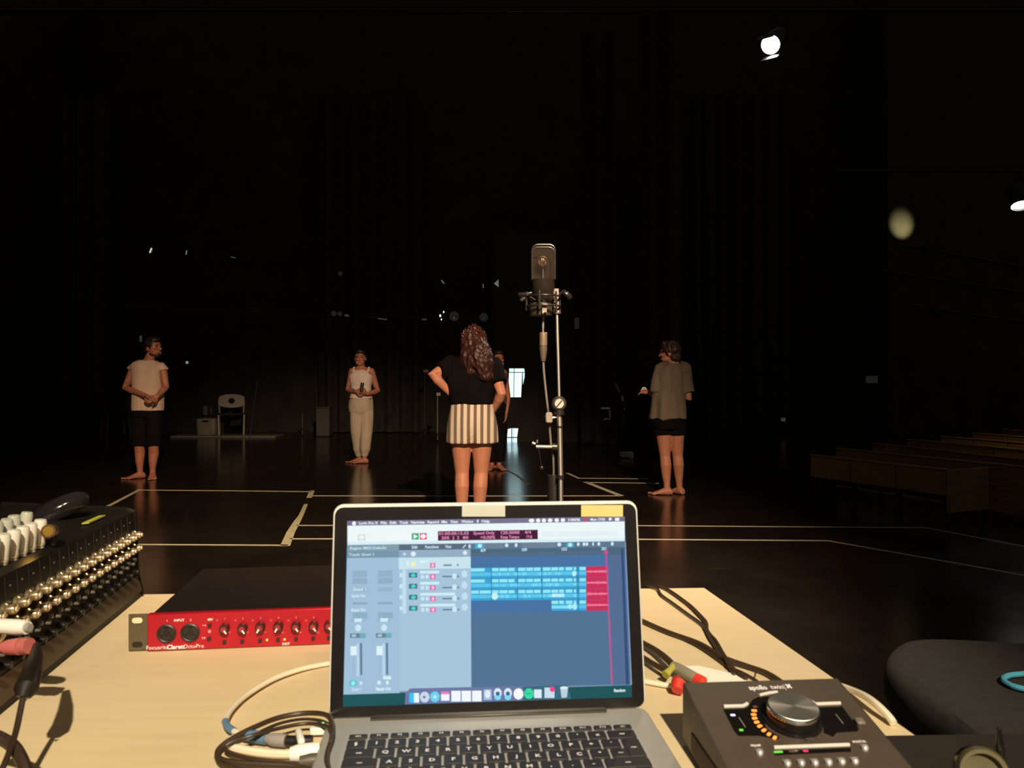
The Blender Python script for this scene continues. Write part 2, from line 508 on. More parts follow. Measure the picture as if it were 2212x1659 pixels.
part('tabletop', MB().poly([p - Vector((0, 0, .026)) for p in (NL, NR, FR, TLc)], .026), beech, tb, smooth=False)
for p in (FR, TLc, NR, NL):
    q = p + (cen - p).normalized() * .09
    part('leg', MB().box(q.x - .025, q.x + .025, q.y - .025, q.y + .025, 0, TZ - .026, .003), blackmetal, tb)

# ---------------------------------------------------------------- laptop
HL = on_z(712, 1548, TZ + .016); HR = on_z(1388, 1530, TZ + .016)
LANG = R(4.8); hc = Vector((-.0225, .797, 0))
LW = .323
LM = Matrix.Translation((hc.x, hc.y, TZ)) @ Matrix.Rotation(LANG, 4, 'Z')
lap = thing('laptop', 'open silver laptop showing a music recording program on its screen', 'laptop', (hc.x, hc.y, TZ))
bs = MB().rrect(-LW / 2, LW / 2, -.219, .006, .012, .002, .0155, LM, .002)
part('base', bs, alu, lap)
for sx in (-1, 1):
    for yy in (-.205, -.012):
        part('foot', MB().lathe([(.006, 0), (.006, .0022)], LM @ Matrix.Translation((sx * .14, yy, 0)), 12), rubber, lap)
part('hinge', MB().box(-.119, .119, -.0065, .0075, .0145, .0185, .001, LM), M('dark_hinge', (.06, .052, .043), .4, .5), lap)
TILT = 10.8
LD = LM @ Matrix.Translation((0, .001, .0165)) @ Matrix.Rotation(R(-TILT), 4, 'X') @ Matrix.Rotation(R(90), 4, 'X')
# lid frame: local x right, y up the lid, z toward the camera
LH = .2115
alu2 = M('lit_aluminium', (0.70, 0.67, 0.62), 0.35, metal=.3, var=.03)  # base metal lightened: light on the lid edges put into the colour
lid = part('lid', MB().rrect(-LW / 2, LW / 2, 0.0, LH, .011, -.0055, 0, LD, .0008), alu2, lap)
bz = part('bezel', MB().rrect(-LW / 2 + .0018, LW / 2 - .0018, .0006, LH - .0036, .0088, 0.0001, .0009, LD), M('bezel_glass', (.012, .010, .010), .18, var=.1), lid)
SP = Plane(LD.to_translation(), LD.to_3x3().col[0], LD.to_3x3().col[1])
_Hc = [(757, 1120), (1346, 1121), (1360, 1508), (744, 1527)]
SW, SH, SY0 = .294, .1832, .0107
def homog(src, dst):
    A = []; B = []
    for (x, y), (u, v) in zip(src, dst):
        A += [[x, y, 1, 0, 0, 0, -u * x, -u * y], [0, 0, 0, x, y, 1, -v * x, -v * y]]; B += [u, v]
    h = np.linalg.solve(np.array(A, float), np.array(B, float)); return h
_h = homog(_Hc, [(-SW / 2, SY0 + SH), (SW / 2, SY0 + SH), (SW / 2, SY0), (-SW / 2, SY0)])
def suv(x, y):
    d = _h[6] * x + _h[7] * y + 1
    return (_h[0] * x + _h[1] * y + _h[2]) / d, (_h[3] * x + _h[4] * y + _h[5]) / d
ui = MB(); ui.fixn = False; _lay = [.00102]
def ur(x0, y0, x1, y1, c, corner=None):
    _lay[0] += .0000006
    q = [(x0, y1), (x1, y1), (x1, y0), (x0, y0)]
    ui.poly([LD @ Vector((*suv(*p), _lay[0])) for p in q], None, srgb(*c))
def up(pts, c):
    _lay[0] += .0000006
    ui.poly([LD @ Vector((*suv(*p), _lay[0])) for p in pts], None, srgb(*c))
def uc(x, y, r, c, ry=None, n=14):
    up([(x + r * math.cos(2 * math.pi * i / n), y - (ry or r) * math.sin(2 * math.pi * i / n)) for i in range(n)], c)
def ut(s, x, y, h, c, bold=.0, wd=None):
    _lay[0] += .0000006
    u, v = suv(x, y); k = SW / 600 * h * 1.25; sx = 1.0
    if wd:
        vs, _ = text_mesh(s, bold); ww = max(p.x for p in vs) - min(p.x for p in vs)
        sx = wd * SW / 600 / (ww * k)
    ui.text(s, k, LD @ Matrix.Translation((u, v, _lay[0])), srgb(*c), bold, sx)
ui_rng = random.Random(5)
# desktop, window
up(_Hc[::-1], (36, 88, 92))
up([(758, 1130), (1346, 1130), (1358.8, 1482), (745.6, 1500)], (128, 150, 178))
ur(757, 1120, 1346.5, 1130, (122, 118, 146))
WHT = (246, 252, 255)
for s, x, wd in (('Logic Pro X', 803, 40), ('File', 836, 13), ('Edit', 856, 14), ('Track', 879, 19), ('Navigate', 909, 29), ('Record', 942, 24),
                 ('Mix', 966, 13), ('View', 987, 17), ('Window', 1015, 26), ('1', 1037, 3), ('Help', 1054, 17)):
    ut(s, x, 1125.6, 6.4, WHT, .03, wd)
uc(772, 1125.6, 4.2, WHT, 4.6)
for x, r in ((1151, 6), (1165, 4.6), (1177, 4.5), (1190, 5), (1204, 4.6), (1217, 4.6)): uc(x, 1125.6, r, WHT, 4.2)
ut('100%', 1240, 1125.6, 6.2, WHT, .03, 26); uc(1265, 1125.6, 3.6, (230, 70, 110), 3.6); ut('Mon 17:03', 1290, 1125.6, 6.2, WHT, .03, 32)
uc(1316, 1125, 3.2, WHT); ur(1326, 1122.5, 1335, 1129, WHT)
# toolbar
ur(757.5, 1130.5, 1346, 1172.5, (240, 251, 252))
ur(757.5, 1166, 1346, 1172.5, (222, 242, 248))
ur(780, 1150, 796, 1163, (205, 222, 222)); uc(788, 1156.5, 6, (240, 250, 250), 5)
for x in (852, 869, 886): ur(x - 7, 1151, x + 7, 1162, (247, 253, 253))
ur(896, 1149, 911, 1163, (70, 170, 120)); up([(900, 1151), (909, 1156), (900, 1161.5)], (240, 255, 248))
ur(913, 1149, 928, 1163, (226, 70, 120)); uc(920.5, 1156, 6, (255, 245, 250), 5)
ur(952, 1145.5, 1164, 1166, (74, 36, 60))
PK = (240, 150, 195)
for s, x, y, wd in (('01:00:00:15.03', 986, 1151, 64), ('Speed Only', 1050, 1151, 46), ('120.0000', 1105, 1151, 40), ('4/4', 1143, 1151, 14),
                    ('205', 968, 1160.5, 17), ('2  2', 990, 1160.5, 15), ('80', 1011, 1160.5, 12), ('+0.00%', 1058, 1160.5, 32), ('Keep Tempo', 1105, 1160.5, 40), ('/16', 1146, 1160.5, 13)):
    ut(s, x, y, 7.2, PK, .02, wd)
for x, wd in ((1185, 26), (1225, 46), (1290, 80)): ur(x - wd / 2, 1150, x + wd / 2, 1161, (232, 245, 248))
# inspector
ur(757, 1173.5, 867, 1201, (131, 160, 176)); ur(757, 1187, 867, 1201, (122, 153, 172))
ut('Region: MIDI Defaults', 802, 1180, 6.4, (214, 234, 246), .02, 76); ut('Track: Gravi 1', 788, 1194, 6.4, (214, 234, 246), .02, 52)
up([(756, 1201), (867.5, 1201), (867, 1497), (745.8, 1500)], (164, 195, 219))
for x in (783, 838):
    for y0, y1, c in ((1229, 1243, (150, 181, 204)), (1245, 1258, (146, 178, 201)), (1266, 1275, (152, 184, 207)), (1298, 1303, (140, 172, 196)), (1320, 1334, (146, 178, 201))):
        ur(x - 16, y0, x + 16, y1, c)
for x, y, s, wd in ((783, 1270, 'Gravi 1', 28), (780, 1284, 'Stereo Out', 29), (780, 1315, 'Read On', 29), (779, 1337, 'Read', 16), (836, 1336, 'Read', 15)):
    ut(s, x, y, 7, (214, 240, 252), .03, wd)
for x in (779, 835):
    ur(x - 16, 1335.5, x + 15, 1341, (154, 186, 208)); ur(x - 8, 1333.5, x + 8, 1341, (212, 238, 250))
    uc(x, 1354, 6.5, (208, 234, 248), 7.5)
    ur(x - 18, 1366, x + 16, 1376, (108, 136, 152)); ur(x + 3, 1366.5, x + 16, 1375.5, (112, 178, 184)); ur(x - 14, 1368, x - 5, 1374, (170, 200, 214))
    ur(x - 4, 1388, x + 1, 1460, (186, 218, 240)); ur(x + 3.5, 1387, x + 8, 1457, (98, 126, 148))
    ur(x - 11, 1416, x - 9.5, 1458, (150, 180, 202))
    ur(x - 17, 1394, x - 4, 1414, (226, 246, 252))
ur(759, 1469, 775, 1481, (80, 196, 200)); uc(767, 1475, 5, (150, 244, 244)); uc(784, 1475, 3.4, (206, 232, 246), 4.4)
uc(823, 1474, 4.4, (214, 240, 250)); uc(841, 1474, 3.6, (214, 240, 250), 4.6); ur(832, 1460, 849, 1467, (214, 242, 252))
ut('Gravi 1', 774, 1489, 7, (206, 230, 248), .03, 19); ut('Master Out', 832, 1488, 7, (222, 246, 252), .04, 30)
# track headers
ur(868.5, 1173.5, 1021, 1185.5, (92, 112, 128)); ur(868.5, 1185.5, 1021, 1201.5, (150, 176, 198))
for s, x, wd in (('Edit', 902, 12), ('Functions', 939, 29), ('View', 974, 14)): ut(s, x, 1179.5, 7, (208, 232, 250), .03, wd)
up([(1004, 1182.5), (1010, 1175), (1012, 1176.5), (1006, 1183.5)], (205, 235, 250)); ur(1017, 1175.5, 1029, 1183, (205, 235, 250))
uc(880, 1194, 3.2, (206, 232, 246)); uc(899, 1194, 5.4, (226, 246, 252)); uc(1009.5, 1193, 4.6, (216, 238, 250), 5)
up([(867.5, 1201.5), (1021.5, 1201.5), (1021, 1489), (866.5, 1493)], (169, 200, 222))
ur(867.5, 1202, 1021.5, 1227, (204, 231, 241)); uc(899, 1216, 5.4, (244, 248, 190)); ur(884, 1209, 889, 1220, (222, 244, 250))
ur(875, 1228, 883, 1323, (196, 226, 244))
ut('Gravi 1', 922, 1210.5, 6, (228, 250, 252), .05, 18)
for i in range(5):
    y = 1219.5 if i == 0 else 1244 + 24 * (i - 1)
    if i:
        ur(889, y - 9, 907, y + 1.5, (66, 118, 130)); uc(898.5, y - 3.5, 5, (86, 214, 210), 4)
        ur(913, y - 13, 954 if i < 3 else 988, y - 7, (212, 240, 248)); uc(872, y - 4, 3.4, (206, 236, 250), 5)
        ur(961, y - 1.5, 982, y + 1.5, (104, 126, 142)); uc(986.5, y - .5, 5, (206, 236, 250), 6.5); ur(992, y - 2, 996.5, y + 2, (110, 132, 150))
        uc(1008, y - 5, 6.5, (196, 228, 244), 8)
        for x in (918, 928): uc(x, y, 3.8, (206, 234, 246), 4.4)
    else:
        ur(963, y - 2, 981, y + 2, (130, 150, 162)); ur(992, y - 2, 996, y + 2, (120, 140, 150))
    ur(934.5, y - 5.2, 946, y + 5, (240, 96, 160)); uc(940.3, y, 3, (255, 205, 235), 4)
# arrange area
ur(1021.5, 1173.5, 1347.3, 1185.5, (98, 122, 144)); ur(1040, 1174, 1092, 1184.5, (112, 134, 152)); ur(1130, 1174, 1202, 1184.5, (112, 134, 152))
ur(1031, 1174, 1049, 1184.5, (70, 180, 220)); uc(1041, 1178.5, 4.4, (190, 244, 255)); ur(1224, 1174.5, 1239, 1184, (66, 176, 214)); uc(1232, 1179, 4.4, (180, 244, 250))
for x, r in ((1098, 3.6), (1118, 3), (1209, 4.4), (1249, 3), (1261, 3), (1267, 2.6), (1280, 1.8), (1292, 3), (1320, 3)): uc(x, 1178, r, (214, 236, 250), 4.2)
ur(1021.5, 1185.5, 1347.5, 1201.5, (80, 106, 130))
for s, x in (('69', 1048), ('109', 1135), ('153', 1219), ('201', 1303)): ut(s, x, 1188.5, 7, (208, 232, 250), .03, 11)
up([(1021.5, 1201.5), (1348, 1201.5), (1352.5, 1325), (1021.3, 1325)], (76, 117, 165))
up([(1021.3, 1325), (1352.5, 1325), (1358, 1480), (1021, 1488)], (84, 118, 150))
up([(1312, 1201.5), (1340, 1201.5), (1349, 1481), (1320, 1482)], (88, 112, 148))
for k in range(54):
    x = 1024 + k * 5.2; ur(x, 1194, x + .8, 1201, (112, 136, 156))
BL = (64, 166, 214); LT = (150, 236, 250); MD = (96, 200, 238); DK = (40, 118, 168)
for r_ in range(4):
    y = 1226 + 24 * r_; x0 = 1021.5 if r_ < 3 else 1192
    ur(x0, y, 1265, y + 23, BL); ur(x0, y + 10.5, 1265, y + 18, MD)
    segs = [(1021.5, 1051), (1066.5, 1080), (1082, 1099), (1101, 1114), (1122, 1137), (1139, 1153), (1155, 1169), (1174, 1190), (1192, 1206), (1208, 1218), (1222, 1236), (1239, 1244), (1251, 1264)]
    if r_ == 2: segs[0:1] = [(1022, 1038), (1040, 1064)]
    for a, b in segs:
        if a >= x0 - 1: ur(a, y + 1, b, y + 8, LT)
    for a, b in ((1066, 1120), (1121, 1171), (1174, 1212), (1238, 1245)):
        if a >= x0:
            for k in range(9):
                xx = a + ui_rng.random() * (b - a - 3); hh = ui_rng.random() * 3.4 + .5
                ur(xx, y + 14.3 - hh, xx + 2 + ui_rng.random() * 4, y + 14.3 + hh, (124, 222, 248))
    for xx in (1065, 1120.6, 1172.2, 1246.5, 1249.2):
        if xx > x0: ur(xx - .7, y, xx + .7, y + 23, DK)
    ur(1265, y, 1311, y + 23.6, (206, 52, 92)); ur(1266, y + 9.5, 1310.5, y + 12.8, (240, 128, 160))
    for k in range(10): xx = 1268 + k * 4; hh = 1 + ui_rng.random() * 2.4; ur(xx, y + 11 - hh, xx + 2, y + 11 + hh, (240, 128, 160))
uc(1072, 1288, 7, (206, 244, 252), 7.5); ur(1193, 1284, 1219, 1291, (196, 244, 252)); uc(1240, 1241, 4.5, (190, 246, 252), 6)
ur(1192, 1310, 1232, 1316, (140, 226, 250)); uc(1231, 1312, 6, (170, 240, 252), 5); uc(1241, 1312, 5, (170, 240, 252), 7)
up([(1303, 1193), (1311, 1193), (1311, 1198), (1307, 1201), (1303, 1198)], (238, 70, 140))
up([(1306, 1200), (1308.5, 1200), (1319.5, 1479), (1316, 1479)], (200, 86, 146))
up([(1338, 1188), (1343, 1188), (1354, 1481), (1347, 1481)], (58, 80, 120))
up([(1346.3, 1174), (1348, 1174), (1359.6, 1481), (1357.6, 1481)], (150, 172, 210))
# dock
up([(880, 1497), (890, 1487), (1224, 1481), (1232, 1511), (878, 1522)], (112, 122, 166))
up([(1130, 1484), (1224, 1481), (1232, 1511), (1130, 1514)], (62, 108, 130))
ur(888, 1497, 898, 1518, (60, 200, 250)); ur(898, 1497, 909, 1518, (240, 252, 255))
uc(921, 1506, 10.5, (206, 220, 240), 12); uc(920, 1506, 3, (120, 130, 150))
uc(943, 1505.5, 10.5, (110, 210, 244), 12); uc(943, 1505.5, 4, (190, 240, 255))
ur(956, 1495, 974, 1514, WHT); ur(956, 1494, 974, 1500, (240, 130, 190))
for x in (988, 1010, 1032.5):
    ur(x - 10, 1492.5, x + 10, 1516, WHT)
ur(1047, 1490, 1064, 1513, (170, 196, 224)); uc(1055.5, 1500, 6, (226, 244, 255), 9)
for x in (1077, 1098.6): uc(x, 1498, 8.4, (220, 240, 255), 11); uc(x, 1507, 7, (130, 222, 250), 6.5); uc(x, 1499, 4.5, (70, 100, 140), 4.5)
uc(1121, 1500, 10.6, (250, 252, 255), 12.4); uc(1143, 1499.5, 10.2, (60, 222, 164), 11.8); ur(1137, 1498, 1149, 1500.5, (40, 190, 130))
ur(1154, 1490.5, 1170, 1509, (226, 240, 250)); ur(1176, 1486.5, 1197, 1509, (206, 226, 240)); uc(1192.5, 1490, 5.4, (244, 70, 140), 6)
up([(1209, 1486), (1226, 1485), (1223, 1508), (1212, 1509)], (190, 214, 226)); uc(1217, 1487, 8, (226, 244, 250), 3)
ut('Random', 1334, 1493.5, 6.6, (230, 250, 250), .04, 24)
def screen_mat():
    m = bpy.data.materials.new('lit_screen'); m.use_nodes = True; nt = m.node_tree; nt.nodes.clear()
    o = nt.nodes.new('ShaderNodeOutputMaterial'); e = nt.nodes.new('ShaderNodeEmission'); a = nt.nodes.new('ShaderNodeVertexColor')
    a.layer_name = 'Col'; e.inputs['Strength'].default_value = .97
    nt.links.new(a.outputs['Color'], e.inputs['Color']); nt.links.new(e.outputs[0], o.inputs['Surface'])
    return m
part('display', ui, screen_mat(), lid, smooth=False, label='lit screen with blue and red audio tracks')
def lid_px(x0, y0, x1, y1, th=.0004):
    q = [SP.uv(x, y) for x, y in ((x0, y1), (x1, y1), (x1, y0), (x0, y0))]
    return MB().poly([LD @ Vector((u, v, .0010)) for u, v in q], th)
part('sticker', lid_px(998, 1091, 1091, 1116), M('white_sticker', (.42, .42, .36), .6, var=.08), lid, smooth=False, label='white tape over the camera')
part('sticker', lid_px(1255, 1091, 1345, 1116), M('yellow_sticker', (.52, .42, .14), .6, var=.08), lid, smooth=False, label='yellow sticker on the bezel')

# keyboard
keym = M('key_black', (.022, .018, .016), .55, var=.1)
part('keyboard_well', MB().rrect(-.1385, .1385, -.1465, -.0365, .003, .0153, .0157, LM), M('well_alu', (.43, .41, .375), .5, .3), lap)
kc = {}
def key(x0, x1, y0, y1, leg):
    w_, h_ = x1 - x0 - .0024, y1 - y0 - .0024
    k = (round(w_, 4), round(h_, 4))
    if k not in kc:
        mm = MB().rrect(-w_ / 2, w_ / 2, -h_ / 2, h_ / 2, .0015, 0, .0018, None, .0004, 2).mesh('key'); mm.materials.append(keym); kc[k] = mm
    p = LM @ Vector(((x0 + x1) / 2, (y0 + y1) / 2, .0158))
    o = part('key', None, None, lap, loc=p, rot=(0, 0, LANG), mesh=kc[k])
    if leg:
        big = len(leg) == 1
        mb = MB(); sz = .0075 if big else (.0042 if len(leg) < 4 else .0030)
        mb.text(leg, sz, Matrix.Translation((0, 0, .00185)), None, .03)
        sub('legend', mb, printw, o, smooth=False)
U = .273 / 14.5; X0 = -.1365
y = -.038
fn = ['esc', 'F1', 'F2', 'F3', 'F4', 'F5', 'F6', 'F7', 'F8', 'F9', 'F10', 'F11', 'F12', 'on']
for i, s in enumerate(fn): key(X0 + i * .273 / 14, X0 + (i + 1) * .273 / 14, y - .0105, y, s)
rowsK = [([('§', 1)] + [(c, 1) for c in '1234567890'] + [("'", 1), ('«', 1), ('del', 1.5)]),
         ([('tab', 1.5)] + [(c, 1) for c in 'QWERTYUIOP'] + [('+', 1), ('´', 1)]),
         ([('caps', 1.75)] + [(c, 1) for c in 'ASDFGHJKLÇ'] + [('º', 1), ('~', 1)]),
         ([('shift', 1.25), ('<', 1)] + [(c, 1) for c in 'ZXCVBNM'] + [(',', 1), ('.', 1), ('-', 1), ('shift', 2.25)]),
         ([('fn', 1), ('ctrl', 1), ('alt', 1), ('cmd', 1.25), ('', 5), ('cmd', 1.25), ('alt', 1), ('', 1), ('', 1), ('', 1)])]
y = -.0500
for r_, row in enumerate(rowsK):
    x = X0
    for s, wd in row:
        key(x, x + wd * U, y - .0186, y, s); x += wd * U
    if r_ == 1: key(x, X0 + 14.5 * U, y - .0372, y, 'ret')
    y -= .0186
part('trackpad', MB().rrect(-.053, .053, -.214, -.150, .004, .0153, .0158, LM), alu, lap)

# ---------------------------------------------------------------- desktop interface with the big knob
AO = on_z(1475, 1473, TZ + .060)
aang = R(4.2)
ax = Vector((math.cos(aang), math.sin(aang), 0)); ay = Vector((-math.sin(aang), math.cos(aang), 0))
AWd, ADp, Hb, Hf = .1545, .152, .060, .030
A0 = Vector((AO.x, AO.y, TZ))
ap = thing('audio_interface', 'dark desktop audio interface with a large knob right of the laptop', 'audio interface', A0 + ax * AWd / 2 - ay * ADp / 2)
def aP(u, v, h): return A0 + ax * u - ay * v + Vector((0, 0, h))
apm = M('bronze_grey_metal', (.092, .068, .051), .42, metal=.3, var=.08, bump=.04, bscale=1500)
b_ = .0025
prof = lambda u: [aP(u, 0, .003), aP(u, 0, Hb - b_), aP(u, b_, Hb), aP(u, ADp - b_, Hf), aP(u, ADp, Hf - b_), aP(u, ADp, .003)]
part('casing', MB().loft([prof(0.0015), prof(AWd - .0015)]), apm, ap, smooth=False)
for uu in (.012, AWd - .012):
    for vv in (.012, ADp - .012):
        part('foot', MB().cyl(aP(uu, vv, 0), aP(uu, vv, .0035), .006, n=10), rubber, ap)
for u0 in (0, AWd - .0015):
    part('side_plate', MB().loft([prof(u0), prof(u0 + .0015)]), M('side_metal', (.075, .058, .043), .4, .4), ap, smooth=False)
for k in range(26):
    v = .030 + k * .0042; h1 = Hb - (Hb - Hf) * v / ADp
    part('vent_rib', MB().box(-.0012, .0002, v, v + .0016, .006, .024, 0, Matrix.Translation(A0) @ Matrix.Rotation(aang, 4, 'Z') @ Matrix.Scale(-1, 4, (0, 1, 0))), apm, ap, smooth=False)
AT = Plane(aP(0, 0, Hb), ax, aP(0, ADp, Hf) - aP(0, 0, Hb))
# plane with uy pointing to the camera has a downward normal: flip it
AT = Plane(aP(0, b_, Hb), ax, -(aP(0, ADp - b_, Hf) - aP(0, b_, Hb)))
def apoly(pts, th, h=0.0002, n='panel', m=None, lab=None):
    q = [AT.P(*AT.uv(*p), h) for p in pts]
    mb = MB(); mb.poly(q, th)
    if (q[1] - q[0]).cross(q[2] - q[0]).dot(AT.n) < 0: mb = MB(); mb.poly(q[::-1], th)
    return part(n, mb, m, ap, smooth=False, label=lab)
def aM(px, py, h=0): return AT.M(*AT.uv(px, py), h)
glassb = M('display_black', (.006, .005, .004), .12)
led_o = M('orange_led', (.8, .25, .05), .4, emis=(1.0, .22, .035), estr=1.5)
led_g = M('green_led', (.1, .5, .05), .4, emis=(.10, .42, .03), estr=.8)
led_r = M('crimson_led', (.5, .03, .1), .4, emis=(.55, .01, .07), estr=.9)
led_b = M('pale_blue_led', (.5, .5, .8), .4, emis=(.42, .48, .95), estr=1.0)
barm = M('pale_bar', (.62, .55, .50), .35, var=.05)
apoly([(1562, 1532), (1614, 1530), (1626, 1512), (1645, 1503), (1672, 1508), (1648, 1545), (1655, 1575), (1684, 1593), (1680, 1597), (1640, 1590), (1595, 1590), (1585, 1578)], .0003, n='level_display', m=glassb)
apoly([(1767, 1527), (1818, 1525), (1856, 1575), (1852, 1580), (1808, 1583), (1799, 1592), (1779, 1583), (1779, 1572), (1766, 1552)], .0003, n='level_display', m=glassb)
apoly([(1671, 1621), (1836, 1614), (1839, 1624), (1674, 1632)], .0003, n='status_display', m=glassb)
def abar(pts, r, n='trim_bar', m=barm):
    part(n, MB().tube([AT.P(*AT.uv(*p), .0010) for p in pts], r, 8), m, ap)
abar([(1563, 1528), (1605, 1527), (1614, 1522)], .0017)
abar([(1640, 1504), (1660, 1499), (1679, 1497)], .0015)
abar([(1753, 1518), (1762, 1523), (1815, 1521)], .0017)
abar([(1671, 1617), (1834, 1611)], .0017)
for (x, yv) in ((1629, 1536.5), (1628, 1545), (1630, 1553), (1634.5, 1561.5), (1641, 1570), (1650, 1579), (1661, 1587.5), (1673.5, 1595)):
    part('level_led', MB().rrect(-.0024, .0024, -.0014, .0014, .0008, .0004, .0010, aM(x, yv) @ Matrix.Rotation(R((yv - 1540) * .9), 4, 'Z')), led_o, ap)
part('unlit_led', MB().rrect(-.0022, .0022, -.0012, .0012, .0008, .0004, .0010, aM(1631, 1528)), M('dim_led', (.12, .06, .04), .4), ap)
part('status_led', MB().rrect(-.0022, .0022, -.0013, .0013, .0006, .0004, .0009, aM(1583, 1546)), led_b, ap)
part('status_led', MB().rrect(-.0018, .0018, -.0012, .0012, .0006, .0004, .0009, aM(1601, 1578.5)), led_g, ap)
for x, yv, m_ in ((1677, 1626, led_g), (1685, 1625.5, led_g), (1709, 1624.5, M('dim_led', (0, 0, 0))), (1740, 1623.5, led_r)):
    part('status_led', MB().rrect(-.0022, .0022, -.0011, .0011, .0005, .0004, .0009, aM(x, yv)), m_, ap)
for pts in (((1596, 1551), (1610, 1572)), ((1805, 1544), (1821, 1564))):
    part('meter_line', MB().tube([AT.P(*AT.uv(*p), .0006) for p in pts], .0004, 5), grey, ap)
# knob
KM = aM(1711, 1557)
part('knob_skirt', MB().lathe([(.0258, .0002), (.0258, .0022), (.0240, .0028), (.0240, .0030)], KM, 40), blackgloss, ap)
kb = part('volume_knob', MB().lathe([(.0222, .0030), (.0230, .0034), (.0230, .0125), (.0226, .0140), (.0216, .0146), (0, .0146)], KM, 48), M('knob_side', (.045, .04, .035), .28, .8), ap)
def aniso():
    m = M('turned_metal', (.42, .39, .35), .34, metal=.85, var=.05)
    b = m.node_tree.nodes['Principled BSDF']; b.inputs['Anisotropic'].default_value = .85
    t = m.node_tree.nodes.new('ShaderNodeTangent'); t.direction_type = 'RADIAL'; t.axis = 'Z'
    m.node_tree.links.new(t.outputs[0], b.inputs['Tangent'])
    return m
kt = part('knob_cap', MB().lathe([(.0220, 0), (.0214, .0006), (0, .0006)], None, 48), aniso(), kb, loc=KM @ Vector((0, 0, .0144)), rot=KM.to_euler())
part('knob_rim', MB().lathe([(.0231, .0112), (.0233, .0122), (.0228, .0140), (.0219, .0146)], KM, 48), chrome, kb)
# small buttons and print
for x, yv in ((1641, 1628.5), (1868, 1618.5), (1701, 1652), (1731, 1651), (1760.5, 1650.5), (1790, 1649.5), (1818.5, 1648), (1847, 1647)):
    part('button', MB().lathe([(.0030, .0001), (.0030, .0022), (.0018, .0036), (0, .0038)], aM(x, yv), 14), M('button_chrome', (.75, .70, .64), .22, .6), ap)
    part('button_slot', MB().rrect(-.0034, .0034, -.0008, .0034, .0008, .0001, .0003, aM(x, yv - 6)), M('slot_print', (.15, .13, .11), .5), ap)
for s_, x, yv, sz, bo in (('apollo', 1637, 1486, .0125, .03), ('twin', 1678, 1484.5, .0125, .012), ('|', 1694, 1484, .0125, 0), ('×', 1704, 1483.5, .017, .05)):
    part('lettering', MB().text(s_, sz * .80, aM(x, yv, .0002), None, bo, .72), printw, ap, smooth=False)
for s_, x, yv in (('PREAMP', 1633, 1611), ('MONITOR', 1856, 1602.5)):
    part('lettering', MB().text(s_, .0040, aM(x, yv, .0002), None, .03, .62), printw, ap, smooth=False)
part('switch', MB().box(-.004, .004, -.004, .004, .0002, .004, .001, aM(1857, 1563)), M('pale_switch', (.16, .135, .11), .5), ap)
part('pointer', MB().rrect(-.0035, .0035, -.012, .0, .001, .0003, .0012, aM(1738, 1583)), M('pointer_metal', (.13, .11, .09), .35, .5), ap)

# ---------------------------------------------------------------- red rack unit
R0 = tp(278, 1406.5, .001); r1 = tp(712, 1392, .001)
ra = Vector((math.cos(R(7.2)), math.sin(R(7.2)), 0))
rn = Vector((-ra.y, ra.x, 0))      # pointing away from the camera
RH = .0485; RWd = .4826; EAR = .0245
rk = thing('rack_preamp', 'red-fronted rack preamp with two black sockets left of the laptop', 'preamp', R0 + ra * RWd / 2 + rn * .12)
RP = Plane(R0, ra, (0, 0, 1))
def rbox(u0, u1, v0, v1, d0, d1, b=0.0):
    m = Matrix.Identity(4)
    for i, a in enumerate((ra, rn, Vector((0, 0, 1)))):
        for k in range(3): m[k][i] = a[k]
    m.translation = R0
    return MB().box(u0, u1, d0, d1, v0, v1, b, m)
red = M('red_anodised', (.40, .008, .020), .34, metal=.25, var=.05, bump=.05, bscale=1200)
earm = M('olive_ear', (.085, .062, .030), .5, var=.08)
part('body', rbox(EAR + .004, RWd - EAR - .004, .002, RH - .001, .004, .255, .001), M('rack_black', (.012, .007, .005), .6, spec=.2), rk)
part('face_panel', rbox(EAR, RWd - EAR, 0, RH, -.005, .004, .0012), red, rk)
for u0 in (0, RWd - EAR):
    e = part('rack_ear', rbox(u0, u0 + EAR, .0005, RH - .0005, -.001, .002, .0005), earm, rk)
    for v, m_ in ((RH - .0085, M('slot_through', (.75, .60, .38), .6)), (.0085, black)):
        part('mounting_slot', MB().rrect(-.0065, .0065, -.0036, .0036, .0035, .0011, .0014, RP.M(u0 + EAR * .45, v)), m_, e)
RF = Plane(R0 - rn * .005, ra, (0, 0, 1))
def rM(px, py, h=0): return RF.M(*RF.uv(px, py), h)
dkbrown = M('socket_black', (.020, .012, .009), .45)
for x, yv in ((360, 1368.5), (411, 1366.5)):
    j = part('combo_socket', MB().lathe([(.0122, .0), (.0122, .0016), (.0105, .0024), (.0092, .0018), (.0088, .0006), (0, .0006)], rM(x, yv), 28), dkbrown, rk)
    part('jack_hole', MB().lathe([(.0042, .0006), (.0040, .0011), (0, .0011)], rM(x, yv), 14), blackgloss, j)
    for a in (90, 210, 330):
        part('pin_hole', MB().lathe([(.0015, .0006), (0, .0012)], rM(x, yv) @ Matrix.Translation((.0064 * math.cos(R(a)), .0064 * math.sin(R(a)), 0)), 8), blackgloss, j)
    part('latch_tab', MB().box(-.0030, .0030, .0078, .0108, .0016, .0028, .0004, rM(x, yv)), black, j)
knobm = M('dark_green_knob', (.045, .012, .010), .35, var=.1); capm = M('knob_red_cap', (.30, .02, .025), .4)
ang_ = {486: 215, 524.8: 215, 563: 150, 601.8: 150, 639.8: 215, 677.7: 215, 711: 215}
